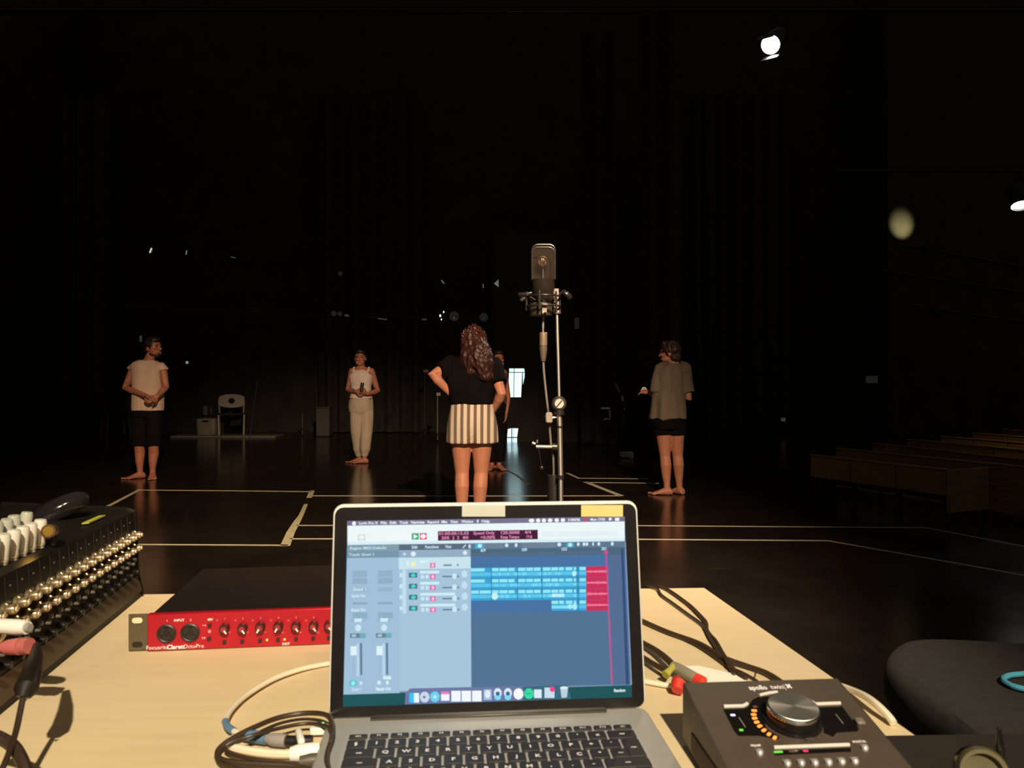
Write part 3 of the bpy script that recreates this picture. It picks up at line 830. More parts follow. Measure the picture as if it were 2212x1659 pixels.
for x, yv in ((486, 1356), (524.8, 1355.5), (563, 1353), (601.8, 1351.5), (639.8, 1351.5), (677.7, 1350.5), (711, 1349.5)):
    k = part('gain_knob', MB().lathe([(.0064, 0), (.0062, .008), (.0054, .0095), (0, .0095)], rM(x, yv), 20), knobm, rk)
    m_ = rM(x, yv) @ Matrix.Rotation(R(ang_[x]), 4, 'Z')
    part('pointer_mark', MB().box(-.0010, .0010, .0012, .0066, .0094, .0102, .0002, m_), printw, k)
    part('knob_cap', MB().lathe([(.0036, .0092), (.0034, .0099), (0, .0099)], rM(x, yv), 16), capm, k)
for x, yv in ((485, 1386.5), (523.5, 1385), (562, 1383), (600.5, 1381.5), (639.5, 1380), (676.5, 1378.5), (710, 1377), (453, 1350.5), (452, 1379.5)):
    part('push_button', MB().rrect(-.0022, .0022, -.0022, .0022, .0008, 0, .0030, rM(x, yv), .0004), dkbrown, rk)
red_led = M('red_led', (.8, .1, .1), .4, emis=(1.0, .12, .12), estr=2.2)
amb_led = M('amber_led', (.8, .4, .1), .4, emis=(1.0, .42, .06), estr=1.4)
part('indicator', MB().lathe([(.0019, 0), (.0016, .0012), (0, .0018)], rM(452.7, 1364), 12), red_led, rk)
for x, yv in ((576.8, 1382.4), (614.8, 1381.3)):
    part('indicator', MB().lathe([(.0016, 0), (.0013, .0010), (0, .0016)], rM(x, yv), 12), amb_led, rk)
for s, x, yv, sz, bo in (('Focusrite', 340, 1399, .0075, .0), ('Clarett', 380, 1397.5, .0078, .03), ('OctoPre', 418, 1396, .0075, -.005),
                         ('INPUT', 387, 1340, .0046, .02), ('48V', 454, 1338.5, .0044, .02), ('1', 361, 1341, .004, 0), ('2', 412, 1339.5, .004, 0),
                         ('INST', 618, 1391, .0048, .02), ('1-4', 441, 1351, .0034, 0), ('5-8', 440, 1378, .0034, 0)):
    part('lettering', MB().text(s, sz, rM(x, yv, .0002), None, bo), printw, rk, smooth=False)
for i, x in enumerate((486, 524.8, 563, 601.8, 639.8, 677.7)):
    for s, xx, yy, sz in ((str(i + 1), x, 1336.5 - i * .6, .0042), ('10', x - 17, 1340, .0030), ('60', x + 9, 1366, .0030)):
        part('lettering', MB().text(s, sz, rM(xx, yy, .0002)), M('pink_print', (.62, .25, .24), .6), rk, smooth=False)
# ---------------------------------------------------------------- mixer
MBp = tp(305, 1290, 0)
MXm = Matrix.Translation(MBp) @ Matrix.Rotation(R(8.4), 4, 'Z')
mx = thing('mixing_desk', 'black mixing desk with rows of champagne knobs at the left edge', 'mixer', MXm @ Vector((-.1, -.31, 0)))
def mprof(yv, xs): return [MXm @ Vector((x, yv, z)) for x, z in xs]
shell = [(0, .003), (0, .009), (-.006, .036), (-.012, .140), (-.022, .145), (-.21, .158), (-.21, .003)]
panelm = M('mixer_black', (.009, .007, .005), .5, var=.15, bump=.03, spec=.15)
part('chassis', MB().loft([mprof(-.62, shell), mprof(0, shell)]), panelm, mx, smooth=False)
lipm = M('mixer_lip', (.10, .072, .042), .40, metal=.5, var=.1)  # brown tone stands in for the table reflected in the lip
lip = [(.0006, .010), (-.0058, .0358), (-.0050, .0362), (.0016, .0104)]
part('front_lip', MB().loft([mprof(-.62, lip), mprof(-.001, lip)]), lipm, mx, smooth=False)
endp = [(.002, .003), (.002, .011), (-.004, .037), (-.009, .143), (-.022, .148), (-.212, .161), (-.212, .003)]
part('end_cheek', MB().loft([mprof(0, endp), mprof(.005, endp)]), blackgloss, mx, smooth=False)
PN = Plane(MXm @ Vector((-.006, 0, .036)), MXm.to_3x3() @ Vector((0, 1, 0)), MXm.to_3x3() @ Vector((-.006, 0, .104)))
# u along the desk (0 far end, negative toward the camera), v up the panel
champ = M('champagne_knob', (.72, .56, .33), .22, metal=.85, var=.06)
capg = M('pale_knob_cap', (.82, .72, .52), .25, metal=.4)
kb1 = MB().lathe([(.0072, 0), (.0076, .0010), (.0076, .004), (.0056, .0055), (.0060, .0105), (.0050, .0130), (0, .0142)], None, 16).mesh('knob'); kb1.materials.append(champ)
kcp = MB().lathe([(.0032, 0), (.0030, .0014), (0, .0018)], None, 10).mesh('cap'); kcp.materials.append(capg)
bt1 = MB().lathe([(.0030, 0), (.0030, .0040), (.0022, .0048), (0, .0050)], None, 10).mesh('button'); bt1.materials.append(M('glint_button', (.20, .18, .15), .25, .3))  # black buttons coloured lighter to stand in for their glints
bt2 = MB().lathe([(.0046, 0), (.0040, .009), (0, .0095)], None, 12).mesh('knob'); bt2.materials.append(black)
def mput(nm, me, u, v, h=.0005):
    m = PN.M(u, v, h)
    o = part(nm, None, None, mx, loc=m.to_translation(), rot=m.to_euler(), mesh=me)
    return o
NS = 21
for i in range(NS):
    u = -.012 - i * .0285
    for v in (.068, .048):
        o = mput('knob', kb1, u - (.006 if v < .06 else 0), v)
        c = bpy.data.objects.new('knob_cap', kcp); COL.objects.link(c); c.parent = o; c.location = (0, 0, .0140)
    mput('button', bt1, u - .004, .029); mput('button', bt1, u - .012, .024)
    mput('small_knob', bt2, u - .008, .010)
    part('strip_line', MB().box(u - .020, u - .0196, .078, .102, 0, .0003, 0, PN.M(0, 0)), M('strip_print', (.035, .03, .024), .5), mx, smooth=False)
    part('strip_mark', MB().rrect(-.0014, .0014, -.001, .001, .0004, .0, .0004, PN.M(u - .008, .090), 0), M('mark_print', (.20, .18, .15), .5), mx, smooth=False)
# plugs standing in the rear of the desk
plugm = M('milky_plug', (.50, .50, .40), .3, var=.06)
plugw = M('white_plug', (.72, .68, .58), .3, var=.05)
n_ = 0
pl1 = MB().lathe([(.0074, 0), (.0074, .032), (.0062, .035), (0, .0352)], None, 14).mesh('plug'); pl1.materials.append(plugw)
pl2 = MB().lathe([(.0074, 0), (.0074, .038), (.0060, .042), (0, .0422)], None, 14).mesh('plug'); pl2.materials.append(plugm)
ring = MB().lathe([(.0075, .002), (.0080, .003), (.0080, .007), (.0075, .008)], None, 14).mesh('ring'); ring.materials.append(capg)
for j in range(2):
    for i in range(6):
        p = MXm @ Vector((-.030 - .022 * j, -.306 - i * .0235 + j * .008, .1455 + .0015 * j))
        o = bpy.data.objects.new('jack_plug', (pl1, pl2)[j]); COL.objects.link(o); o.location = p
        o.rotation_euler = (R(random.uniform(-4, 4)), R(random.uniform(3, 9)), 0)
        _tag(o, ('%s %s jack plug in the %s row on the mixer, counted from the brass-lined connector' % (('first', 'second', 'third', 'fourth', 'fifth', 'sixth')[i], ('white', 'milky')[j], ('front', 'rear')[j])), 'plug',
             'front row of white jack plugs' if j == 0 else 'rear row of milky jack plugs')
        c = bpy.data.objects.new('collar', ring); COL.objects.link(c); c.parent = o
# brass-lined socket
bp_ = at(106, 1147, .985)
bsm = aimM(bp_, Vector((.25, -.95, .12)))
t = thing('brass_connector', 'round connector with a brass-lined mouth on top of the mixer', 'connector', MXm @ Vector((-.03, -.31, .1455)))
part('shell', MB().lathe([(.0060, -.02), (.0082, -.012), (.0084, .004), (.0070, .004), (.0066, -.006), (0, -.006)], bsm, 20), M('copper_shell', (.18, .09, .05), .35, .6), t)
part('brass_lining', MB().lathe([(.0068, .0035), (.0060, .0035), (.0058, -.004), (0, -.004)], bsm, 20), M('brass', (.80, .50, .10), .25, .9), t)
part('stem', MB().tube([bp_ + Vector((0, .012, -.004)), Vector((bp_.x - .002, bp_.y + .012, TZ + .146))], .0035, 8), blackmetal, t)
# glossy case and green tape on the mixer
gc = MXm @ Vector((-.085, -.105, .150))
gm = Matrix.Translation(gc) @ Matrix.Rotation(R(30), 4, 'Z') @ Matrix.Rotation(R(-6), 4, 'Y')
mb = MB(); rings = []
for k, (zz, s_) in enumerate(((0, .80), (.006, .97), (.014, 1.0), (.022, .88), (.028, .62), (.031, .25))):
    rings.append([gm @ Vector((.044 * s_ * math.cos(a), .024 * s_ * math.sin(a), zz + .012 * s_ * math.cos(a))) for a in [2 * math.pi * q / 28 for q in range(28)]])
mb.loft(rings)
single('glossy_case', mb, M('piano_black', (.012, .011, .010), .10, coat=1.0), 'glossy black rounded case lying on top of the mixer', 'case')
gp = [MXm @ Vector((x, yv, .1475 + .0003)) for x, yv in ((-.034, -.155), (-.026, -.150), (-.026, -.085), (-.034, -.090))]
single('green_tape', MB().poly(gp, .002), M('lime_tape', (.36, .38, .04), .55), 'strip of lime green tape on the mixer edge', 'tape', smooth=False)
# plugs and leads in the near end of the mixer panel
def cable(name, label, pts, r, mat, cat='cable', group=None, parent=None, n=8):
    P = [Vector(p) for p in pts]; out = []
    for i in range(len(P) - 1):
        p0 = P[max(i - 1, 0)]; p1 = P[i]; p2 = P[i + 1]; p3 = P[min(i + 2, len(P) - 1)]
        for k in range(5):
            t = k / 5
            out.append(.5 * ((2 * p1) + (p2 - p0) * t + (2 * p0 - 5 * p1 + 4 * p2 - p3) * t * t + (3 * p1 - p0 - 3 * p2 + p3) * t ** 3))
    out.append(P[-1])
    mb = MB().tube(out, r, n)
    if parent: return part(name, mb, mat, parent)
    return single(name, mb, mat, label, cat, group)
a = at(-6, 1352, .815); b = at(59, 1356, .805)
t = thing('white_lead_plug', 'fat white jack plug pushed into the near end of the mixer', 'plug', a)
part('sleeve', MB().tube([a, a.lerp(b, .7), b], [.0075, .0080, .0066], 14), white, t)
part('boot', MB().tube([b, b + (b - a) * .10], [.0050, .0040], 12), grey, t)
a = at(-6, 1399, .80); b = at(64, 1395, .79)
t = thing('pink_lead_plug', 'pink tapered jack plug below the white plug on the mixer', 'plug', a)
pinkm = M('pink_plastic', (.50, .13, .12), .4)
part('boot', MB().tube([a, a.lerp(b, .35), a.lerp(b, .75)], [.0032, .0075, .0085], 14), pinkm, t)
part('collar', MB().tube([a.lerp(b, .77), b], [.0078, .0078], 14), M('pink_collar', (.42, .11, .10), .35), t)
t = thing('hanging_connector', 'black connector on a lead hanging in front of the mixer', 'connector', at(60, 1478, .70))
part('shell', MB().tube([at(80, 1395, .79), at(76, 1430, .745), at(66, 1462, .71), at(57, 1488, .694), at(50, 1506, .69)], [.004, .0072, .0092, .0100, .0060], 14), M('connector_black', (.012, .008, .005), .45, spec=.25), t)
part('screw', MB().lathe([(.0018, 0), (.0014, .001), (0, .0014)], aimM(at(56, 1510, .683), (0, -1, .3)), 10), chrome, t)
cable('lead', None, [at(50, 1505, .69), at(43, 1540, .68), at(33, 1585, .665), at(14, 1640, .64), at(-14, 1700, .62)], .0026, M('lead_brown', (.026, .013, .006), .5), parent=t)
cable('thick_cable', 'thick black cable curving through the bottom left corner', [at(-40, 1578, .665), at(0, 1594, .665), at(28, 1612, .66), at(46, 1640, .65), at(58, 1675, .64), at(66, 1725, .63)], .0052, M('cable_brown', (.028, .015, .008), .5))

# ---------------------------------------------------------------- leads left of the laptop
creamc = M('cream_cable', (.74, .64, .47), .45, var=.04)
bcab = M('dark_cable', (.040, .022, .010), .5)
bluet = M('blue_tape', (.10, .19, .30), .5)
cable('white_cable', 'white network cable looping out from behind the laptop', [tp(726, 1431, .004), tp(690, 1437, .004), tp(645, 1447, .005), tp(590, 1467, .006), tp(535, 1500, .007), tp(500, 1532, .008), tp(487, 1560, .008), tp(499, 1576, .008), tp(530, 1589, .009), tp(570, 1594, .009)], .0029, creamc)
t = thing('network_plug', 'cable plug with blue tape at the left side of the laptop', 'plug', tp(600, 1600, 0))
cable('tape_wrap', None, [tp(486.5, 1558, .008), tp(492, 1570, .008), tp(506, 1580, .008)], .0036, bluet, parent=t)
part('blue_sleeve', MB().tube([tp(527, 1588, .009), tp(548, 1591, .009), tp(576, 1595, .009)], [.0046, .0058, .0060], 12), bluet, t)
part('grey_shell', MB().tube([tp(577, 1595, .009), tp(590, 1598, .009), tp(618, 1600, .009)], [.0044, .0060, .0062], 12), grey, t)
part('black_tip', MB().tube([tp(619, 1600, .009), tp(640, 1601, .009)], .0050, 10), black, t)
part('white_clip', MB().tube([tp(645, 1582, .012), tp(651, 1602, .012)], .0036, 10, True), white, t)
part('black_tip', MB().tube([tp(652, 1600, .009), tp(674, 1600, .009)], .0052, 10), black, t)
t = thing('power_plug', 'white power plug with a green light in the laptop side', 'plug', tp(686, 1598, 0))
pm = Matrix.Translation(tp(689, 1594, 0)) @ Matrix.Rotation(LANG, 4, 'Z')
part('plug_body', MB().rrect(-.0085, .0085, -.004, .004, .0018, .004, .0112, pm, .001), white, t)
part('dark_back', MB().rrect(-.0055, .0085, .0042, .0095, .001, .004, .0120, pm, .0005), M('plug_dark', (.07, .06, .04), .4), t)
part('indicator', MB().lathe([(.0014, .0), (.0012, .0006), (0, .001)], pm @ Matrix.Translation((.003, .006, .0120)), 12), M('green_light', (.1, .6, .25), .4, emis=(.08, .62, .22), estr=1.1), t)
t = thing('white_adapter', 'fat white cable ending in a white plug at the laptop', 'cable', tp(660, 1627, 0))
cable('cable', None, [tp(508, 1594, .008), tp(494, 1603, .006), tp(505, 1614, .006), tp(545, 1623, .006), tp(590, 1628, .006), tp(632, 1629, .007)], .0040, creamc, parent=t)
part('plug_body', MB().tube([tp(628, 1629, .008), tp(648, 1626, .009), tp(690, 1622, .009)], [.0062, .0080, .0080], 14), white, t)
LOOP = 'black leads looped beside the laptop'
cable('black_lead', 'outer black lead looping round at the left of the laptop', [tp(722, 1700, .012), tp(706, 1640, .016), tp(718, 1590, .022), tp(716, 1558, .022), tp(700, 1543, .016), tp(655, 1541, .012), tp(600, 1551, .012), tp(545, 1573, .014), tp(500, 1596, .012), tp(473, 1618, .008), tp(472, 1636, .006), tp(500, 1646, .006), tp(560, 1651, .006), tp(640, 1656, .006), tp(700, 1675, .006)], .0026, bcab, group=LOOP)
cable('black_lead', 'inner black lead looping close to the laptop corner', [tp(714, 1600, .024), tp(716, 1580, .022), tp(702, 1568, .016), tp(660, 1563, .012), tp(600, 1574, .014), tp(548, 1588, .018), tp(505, 1601, .014), tp(486, 1615, .010), tp(500, 1628, .008), tp(555, 1641, .008), tp(620, 1648, .006), tp(690, 1652, .006)], .0019, bcab, group=LOOP)
cable('black_lead', 'lowest black lead below the white plug', [tp(467, 1634, .006), tp(480, 1652, .005), tp(540, 1666, .005), tp(640, 1676, .005)], .0021, bcab, group=LOOP)
t = single('dark_plug', MB().tube([tp(648, 1646, .008), tp(672, 1642, .009), tp(700, 1640, .009)], [.0050, .0060, .0056], 12), M('plug_grey', (.09, .075, .05), .45), 'dark grey plug under the white plug at the laptop', 'plug')

# ---------------------------------------------------------------- leads right of the laptop
BK = 'black cables between laptop and desktop interface'
cable('black_cable', 'thin black cable coming over the far table edge', [tp(1398, 1266, .003), tp(1420, 1272, .004), tp(1429, 1285), tp(1454, 1303), tp(1487, 1327), tp(1515, 1347), tp(1523, 1357), tp(1533, 1377), tp(1550, 1403), tp(1564, 1423), tp(1579, 1446), tp(1586, 1456)], .0020, bcab, group=BK)
cable('black_cable', 'twisted black cable running down the right part of the table', [tp(1422, 1266, .003), tp(1445, 1275), tp(1487, 1305), tp(1510, 1327), tp(1525, 1344), tp(1527, 1359), tp(1533, 1370), tp(1547, 1386), tp(1560, 1409, .006), tp(1574, 1431, .009), tp(1594, 1455), tp(1612, 1466)], .0026, bcab, group=BK)
cable('black_cable', 'thick black cable from behind the laptop to the interface', [tp(1370, 1334), tp(1384, 1340), tp(1441, 1365), tp(1505, 1388), tp(1541, 1408), tp(1568, 1423, .006), tp(1613, 1439), tp(1653, 1453), tp(1683, 1471), tp(1700, 1486)], .0036, bcab, group=BK)
cable('black_cable', 'thin black cable beside the thick one', [tp(1480, 1382, .003), tp(1510, 1397, .003), tp(1546, 1421, .003), tp(1570, 1438, .003), tp(1600, 1451, .003), tp(1631, 1468, .003), tp(1650, 1484, .003)], .0016, bcab, group=BK)
cable('black_cable', 'black cable ending at the red plug', [tp(1372, 1381, .006), tp(1387, 1389, .007), tp(1414, 1404, .009), tp(1436, 1420, .011), tp(1454, 1437, .012)], .0042, bcab, group=BK)
cable('black_cable', 'lower black cable leaving the laptop toward the red plug', [tp(1375, 1414, .006), tp(1389, 1421, .007), tp(1414, 1436, .009), tp(1440, 1450, .011)], .0036, bcab, group=BK)
cable('cable_tie', 'black tie sticking up from the cable behind the interface', [tp(1628, 1466, .003), tp(1631, 1459, .006), tp(1632, 1452, .010)], .0010, bcab, 'cable tie')
cable('cream_cable', 'cream cable between the laptop and the interface', [tp(1378, 1470), tp(1392, 1472), tp(1425, 1478), tp(1462, 1484), tp(1500, 1492)], .0030, creamc)
t = thing('red_plug', 'plug wrapped in yellow and red tape behind the interface', 'plug', tp(1470, 1470, 0))
part('grey_barrel', MB().tube([tp(1456, 1440, .013), tp(1480, 1453, .012), tp(1504, 1466, .010)], [.0062, .0066, .0062], 12), M('barrel_grey', (.22, .20, .14), .4), t)
part('yellow_tape', MB().tube([tp(1437, 1458, .012), tp(1447, 1448, .015), tp(1456, 1438, .013)], [.0052, .0036, .0050], 12), M('olive_tape', (.40, .36, .06), .5), t)
part('red_tape', MB().tube([tp(1462, 1470, .011), tp(1466, 1480, .012), tp(1463, 1492, .008)], [.0060, .0088, .0066], 12), M('red_tape', (.60, .035, .022), .5), t)
part('red_band', MB().tube([tp(1504, 1466, .010), tp(1520, 1474, .009)], [.0064, .0064], 12), M('red_tape', (0, 0, 0)), t)
single('paper_slip', MB().poly([tp(x, yv, .0016) for x, yv in ((1472, 1441), (1520, 1475), (1612, 1474), (1614, 1463), (1508, 1439))], .0008), M('white_paper', (.88, .84, .72), .6, var=.02), 'white paper slip behind the desktop interface', 'paper', smooth=False)
cable('cream_strap', 'cream cable arching over the table edge right of the interface', [tp(1815, 1482, .004), tp(1845, 1493, .008), tp(1872, 1506, .012), tp(1896, 1524, .012), tp(1918, 1546, .008), tp(1930, 1562, .004)], .0040, creamc, 'cable')

# ---------------------------------------------------------------- black sleeve, headphones, chair at the right
sl = MB(); sA = tp(1925, 1614, .0); sB = tp(2125, 1611, .0)
sx = (sB - sA).normalized(); sy = Vector((-sx.y, sx.x, 0))
m_ = Matrix.Identity(4)
for i, a_ in enumerate((sx, sy, Vector((0, 0, 1)))):
    for k in range(3): m_[k][i] = a_[k]
m_.translation = Vector((sA.x, sA.y, TZ + .001))
single('laptop_sleeve', MB().rrect(-.02, .17, -.26, 0, .012, 0, .012, m_, .004), M('sleeve_black', (.016, .011, .007), .6, bump=.2, bscale=600), 'black padded sleeve lying over the near right table corner', 'sleeve')
hp = at(2122, 1668, .60)
t = thing('headphones', 'headphones with olive ear pad at the bottom right corner', 'headphones', Vector((hp.x, hp.y, TZ + .013)))
cup = M('olive_pad', (.085, .070, .026), .5, var=.1)
HM = aimM(hp, Vector((-.25, -.92, .28)))
part('ear_pad', MB().lathe([(.0175, -.004), (.0185, .002), (.0168, .006), (.0140, .006), (.0125, .001), (0, .0)], HM, 32), cup, t)
part('ear_cup', MB().lathe([(0, -.022), (.012, -.021), (.0172, -.014), (.0178, -.0045), (0, -.0045)], HM, 32), blackgloss, t)
part('headband', MB().tube([at(2158, 1576, .60), at(2160, 1610, .60), at(2163, 1650, .605), at(2160, 1700, .61)], [.0018, .0030, .0034, .0034], 10, True), blackgloss, t)
part('yoke', MB().tube([at(2160, 1625, .604), at(2150, 1650, .60), at(2140, 1690, .60)], .0016, 8), blackmetal, t)

chm = M('charcoal_fabric', (.024, .0205, .0165), .9, var=.2, scale=60, bump=.3, bscale=400)
ch = thing('upholstered_chair', 'charcoal upholstered chair beside the right edge of the table', 'chair', (1.22, 1.58, 0))
mb = MB(); rings = []
base = [on_z(x, yv, .5) for x, yv in ((1908, 1424), (1930, 1388), (1980, 1374), (2080, 1375), (2200, 1382), (2330, 1384), (2420, 1400), (2480, 1460), (2500, 1560), (2460, 1660), (2360, 1690), (2240, 1668), (2140, 1610), (2040, 1535), (1950, 1470))]
c_ = sum(base, Vector()) / len(base)
sm = []
for i in range(len(base)):
    p0, p1, p2, p3 = (base[(i + k) % len(base)] for k in (-1, 0, 1, 2))
    for k in range(4):
        tt = k / 4
        sm.append(.5 * ((2 * p1) + (p2 - p0) * tt + (2 * p0 - 5 * p1 + 4 * p2 - p3) * tt * tt + (3 * p1 - p0 - 3 * p2 + p3) * tt ** 3))
for zz, s_ in ((.395, .88), (.40, .95), (.43, .995), (.46, 1.0), (.483, .985), (.497, .94), (.503, .85), (.505, .6), (.504, .2)):
    rings.append([Vector((c_.x + (p.x - c_.x) * s_, c_.y + (p.y - c_.y) * s_, zz)) for p in sm])
part('seat', mb.loft(rings), chm, ch)
for x, yv in ((1.02, 1.30), (1.02, 1.76), (1.42, 1.30), (1.42, 1.76)):
    part('leg', MB().cyl((x, yv, 0), (x + (c_.x - x) * .1, yv + (c_.y - yv) * .1, .40), .014, .017, 12), blackmetal, ch)
part('backrest', MB().rrect(-.24, .24, 0, .46, .08, -.03, .03, Matrix.Translation((1.53, 1.55, .47)) @ Matrix.Rotation(R(-84), 4, 'Z') @ Matrix.Rotation(R(84), 4, 'X'), .012), chm, ch)
bl = [at(2240, 1452, 1.50), at(2205, 1456, 1.50), at(2180, 1459, 1.50), at(2168, 1466, 1.49), at(2172, 1474, 1.47), at(2195, 1484, 1.45), at(2240, 1494, 1.43)]
bl = [Vector((p.x, p.y, .513)) for p in (on_z(x, yv, .513) for x, yv in ((2250, 1452), (2205, 1456), (2180, 1459), (2168, 1466), (2173, 1474), (2195, 1484), (2250, 1496)))]
cable('blue_lanyard', 'bright blue lanyard lying on the charcoal chair', bl, .0055, M('cyan_strap', (.09, .42, .58), .5), 'lanyard')

# ---------------------------------------------------------------- microphone on its stand
MD_ = 1.75
mp_ = lambda x, y, dz=0.0: at(x, y, MD_ + dz)
PX = MD_ / F
t = thing('microphone_stand', 'slim chrome microphone stand rising behind the laptop', 'microphone stand', (at(1212, 1000, MD_).x, MD_, 0))
polm = M('satin_chrome', (.85, .78, .70), .36, metal=1.0, var=.05)
part('upper_tube', MB().tube([mp_(1203, 676), mp_(1208, 862)], .0036, 16), polm, t)
part('clutch', MB().tube([mp_(1208, 858), mp_(1208, 896)], [.010, .012], 14), blackmetal, t)
ck = part('clutch_knob', MB().lathe([(.0165, -.016), (.0165, -.002), (.0140, .0)], aimM(mp_(1208, 872, -.012), (0, -1, 0)), 24), black, t)
part('clutch_cap', MB().lathe([(.0112, -.004), (.0112, .002), (.0100, .0035), (0, .0035)], aimM(mp_(1208, 872, -.012), (0, -1, 0)), 24), polm, ck)
part('clutch_slot', MB().box(-.0095, .0095, -.0013, .0013, .0030, .0040, 0, aimM(mp_(1208, 872, -.012), (0, -1, 0)) @ Matrix.Rotation(R(50), 4, 'Z')), black, ck)
part('middle_tube', MB().tube([mp_(1208, 896), mp_(1209, 921)], .0060, 12), polm, t)
part('joint_ring', MB().tube([mp_(1209, 920), mp_(1209, 924)], .0068, 12), blackmetal, t)
part('middle_tube', MB().tube([mp_(1209, 924), mp_(1211, 1027)], .0058, 12), polm, t)
part('joint_ring', MB().tube([mp_(1211, 1026), mp_(1211, 1034)], .0085, 12), blackmetal, t)
bx = mp_(1212, 1034)
part('lower_tube', MB().tube([mp_(1211, 1030), Vector((bx.x + .004, MD_, .12))], .0054, 12), polm, t)
part('outer_column', MB().tube([Vector((bx.x - .012, MD_ + .03, .10)), Vector((bx.x - .014, MD_ + .03, 1.1 - (1030 - CY) / F * MD_))], .016, 14), black, t)
hub = Vector((bx.x, MD_ + .012, .22))
part('tripod_hub', MB().lathe([(.018, -.03), (.024, -.02), (.024, .05), (.016, .06)], Matrix.Translation(hub), 18), black, t)
for a in (20, 140, 260):
    e = Vector((bx.x + .32 * math.cos(R(a)), MD_ + .012 + .32 * math.sin(R(a)), .010))
    lg = part('leg', MB().tube([hub + Vector((.015 * math.cos(R(a)), .015 * math.sin(R(a)), -.005)), e], .0085, 10), black, t)
    part('foot', MB().tube([e + (e - hub).normalized() * -.02, e], [.010, .011], 10, True), rubber, lg)
part('boom_bolt', MB().tube([mp_(1158, 965, .01), mp_(1194, 965.5, .01)], .0045, 12), M('bolt_grey', (.32, .28, .23), .35, .8), t)
part('boom_flange', MB().tube([mp_(1193, 965.5, .01), mp_(1205, 966, .01)], .0085, 14), black, t)
part('bolt_nut', MB().tube([mp_(1149, 957, .01), mp_(1156, 960, .01)], .0050, 8), blackmetal, t)
part('bolt_tip', MB().tube([mp_(1160, 950, .01), mp_(1160.5, 957, .01)], .0022, 8), polm, t)
part('hanging_string', MB().tube([mp_(1163, 968, .01), mp_(1167, 990, .01), mp_(1169, 1004, .01)], .0010, 6), black, t)
part('string_bead', MB().ell(mp_(1170, 1011, .01), (.0050, .0050, .0062)), blackgloss, t)
part('cable_clip', MB().rrect(-.0075, .0075, -.0120, .0120, .005, -.006, .006, aimM(mp_(1186, 902), (0, -1, 0)), .002), M('clip_grey', (.17, .145, .12), .45), t)
part('clip_screw', MB().tube([mp_(1191, 903), mp_(1206, 900)], .0024, 8), polm, t)
part('clip_tab', MB().tube([mp_(1177, 898), mp_(1180, 905)], .0020, 8), black, t)

mc = thing('microphone', 'large studio microphone with visible capsule in a shock mount', 'microphone', mp_(1173, 680))
gx0, gx1 = 1149, 1198.5
ctr = mp_(1173.5, 605); hw = (gx1 - gx0) / 2 * PX; gh = (605 - 531) * PX
GM = Matrix.Translation(ctr) @ Matrix.Rotation(R(90), 4, 'X')      # local x right, y up, z toward camera
dep = .017
fr = MB()
def arch(ins, z):
    r = .013 - ins * .5; o = [Vector((-hw + ins, 0, z))]
    for a0, cx in ((180, -hw + ins + r), (90, hw - ins - r)):
        for k in range(6):
            a = R(a0 - 90 * k / 5); o.append(Vector((cx + r * math.cos(a), gh - ins - r + r * math.sin(a), z)))
    o.append(Vector((hw - ins, 0, z))); return o
for zz in (-dep, dep):
    part('grille_frame', MB().tube([GM @ p for p in arch(0, zz)], .0013, 8), M('frame_chrome', (.60, .56, .50), .25, 1.0), mc)
meshm = M('brown_grille', (.070, .050, .034), .45, metal=.6, var=.2, bump=.1, bscale=1500)
def grille_mat():
    m = M('wire_grille', (.016, .011, .007), .6, metal=.0, spec=.15)
    nt = m.node_tree; b = nt.nodes['Principled BSDF']; L = nt.links.new
    tc = nt.nodes.new('ShaderNodeTexCoord'); w1 = nt.nodes.new('ShaderNodeTexChecker'); w1.inputs['Scale'].default_value = 900
    w1.inputs[1].default_value = (.75, .75, .75, 1); w1.inputs[2].default_value = (.0, .0, .0, 1)
    L(tc.outputs['Object'], w1.inputs['Vector']); L(w1.outputs['Color'], b.inputs['Alpha'])
    return m
gm_ = grille_mat()
for zz in (-dep, dep):
    pts = [GM @ p for p in arch(.001, zz)]
    mb = MB(); mb.add(pts, [tuple(range(len(pts)))])
    part('grille_face', mb, gm_, mc, smooth=False)
A1 = [GM @ p for p in arch(.0005, -dep)]; A2 = [GM @ p for p in arch(.0005, dep)]
mb = MB(); n_ = len(A1); mb.add(A1 + A2, [(i, i + 1, i + 1 + n_, i + n_) for i in range(n_ - 1)])
part('grille_side', mb, gm_, mc)
part('back_gauze', MB().box(-hw * .9, hw * .9, .002, gh * .93, -dep + .003, -dep + .004, 0, GM), M('gauze', (.022, .015, .010), .8, spec=.1), mc)
cap = Matrix.Translation(mp_(1172, 565, -.004)) @ Matrix.Rotation(R(90), 4, 'X')
cr = part('capsule_ring', MB().lathe([(.0118, -.004), (.0118, .004), (.0098, .005), (.0094, .003), (.0094, -.004)], cap, 28), M('capsule_brass', (.30, .19, .11), .3, .9), mc)
part('capsule_membrane', MB().lathe([(.0094, 0), (.005, .0012), (0, .0016)], cap, 28), M('gold_membrane', (.55, .36, .22), .25, .8, var=.5, scale=300), cr)
for dx in (-.0035, .0010, .0045):
    part('capsule_bar', MB().box(dx - .0008, dx + .0008, -.009, .009, .004, .0055, 0, cap), black, cr)
part('capsule_post', MB().tube([mp_(1173, 577), mp_(1173, 606)], [.0016, .0016], 8), polm, mc)
part('body', MB().lathe([(.0255, .0), (.0262, .0015), (.0258, -.018), (.0240, -.030), (.0215, -.036), (.0215, -.043), (.0170, -.050), (.0150, -.075), (0, -.076)], Matrix.Translation(mp_(1173.5, 606)), 32), M('mic_black', (.030, .024, .018), .22, metal=.5), mc)
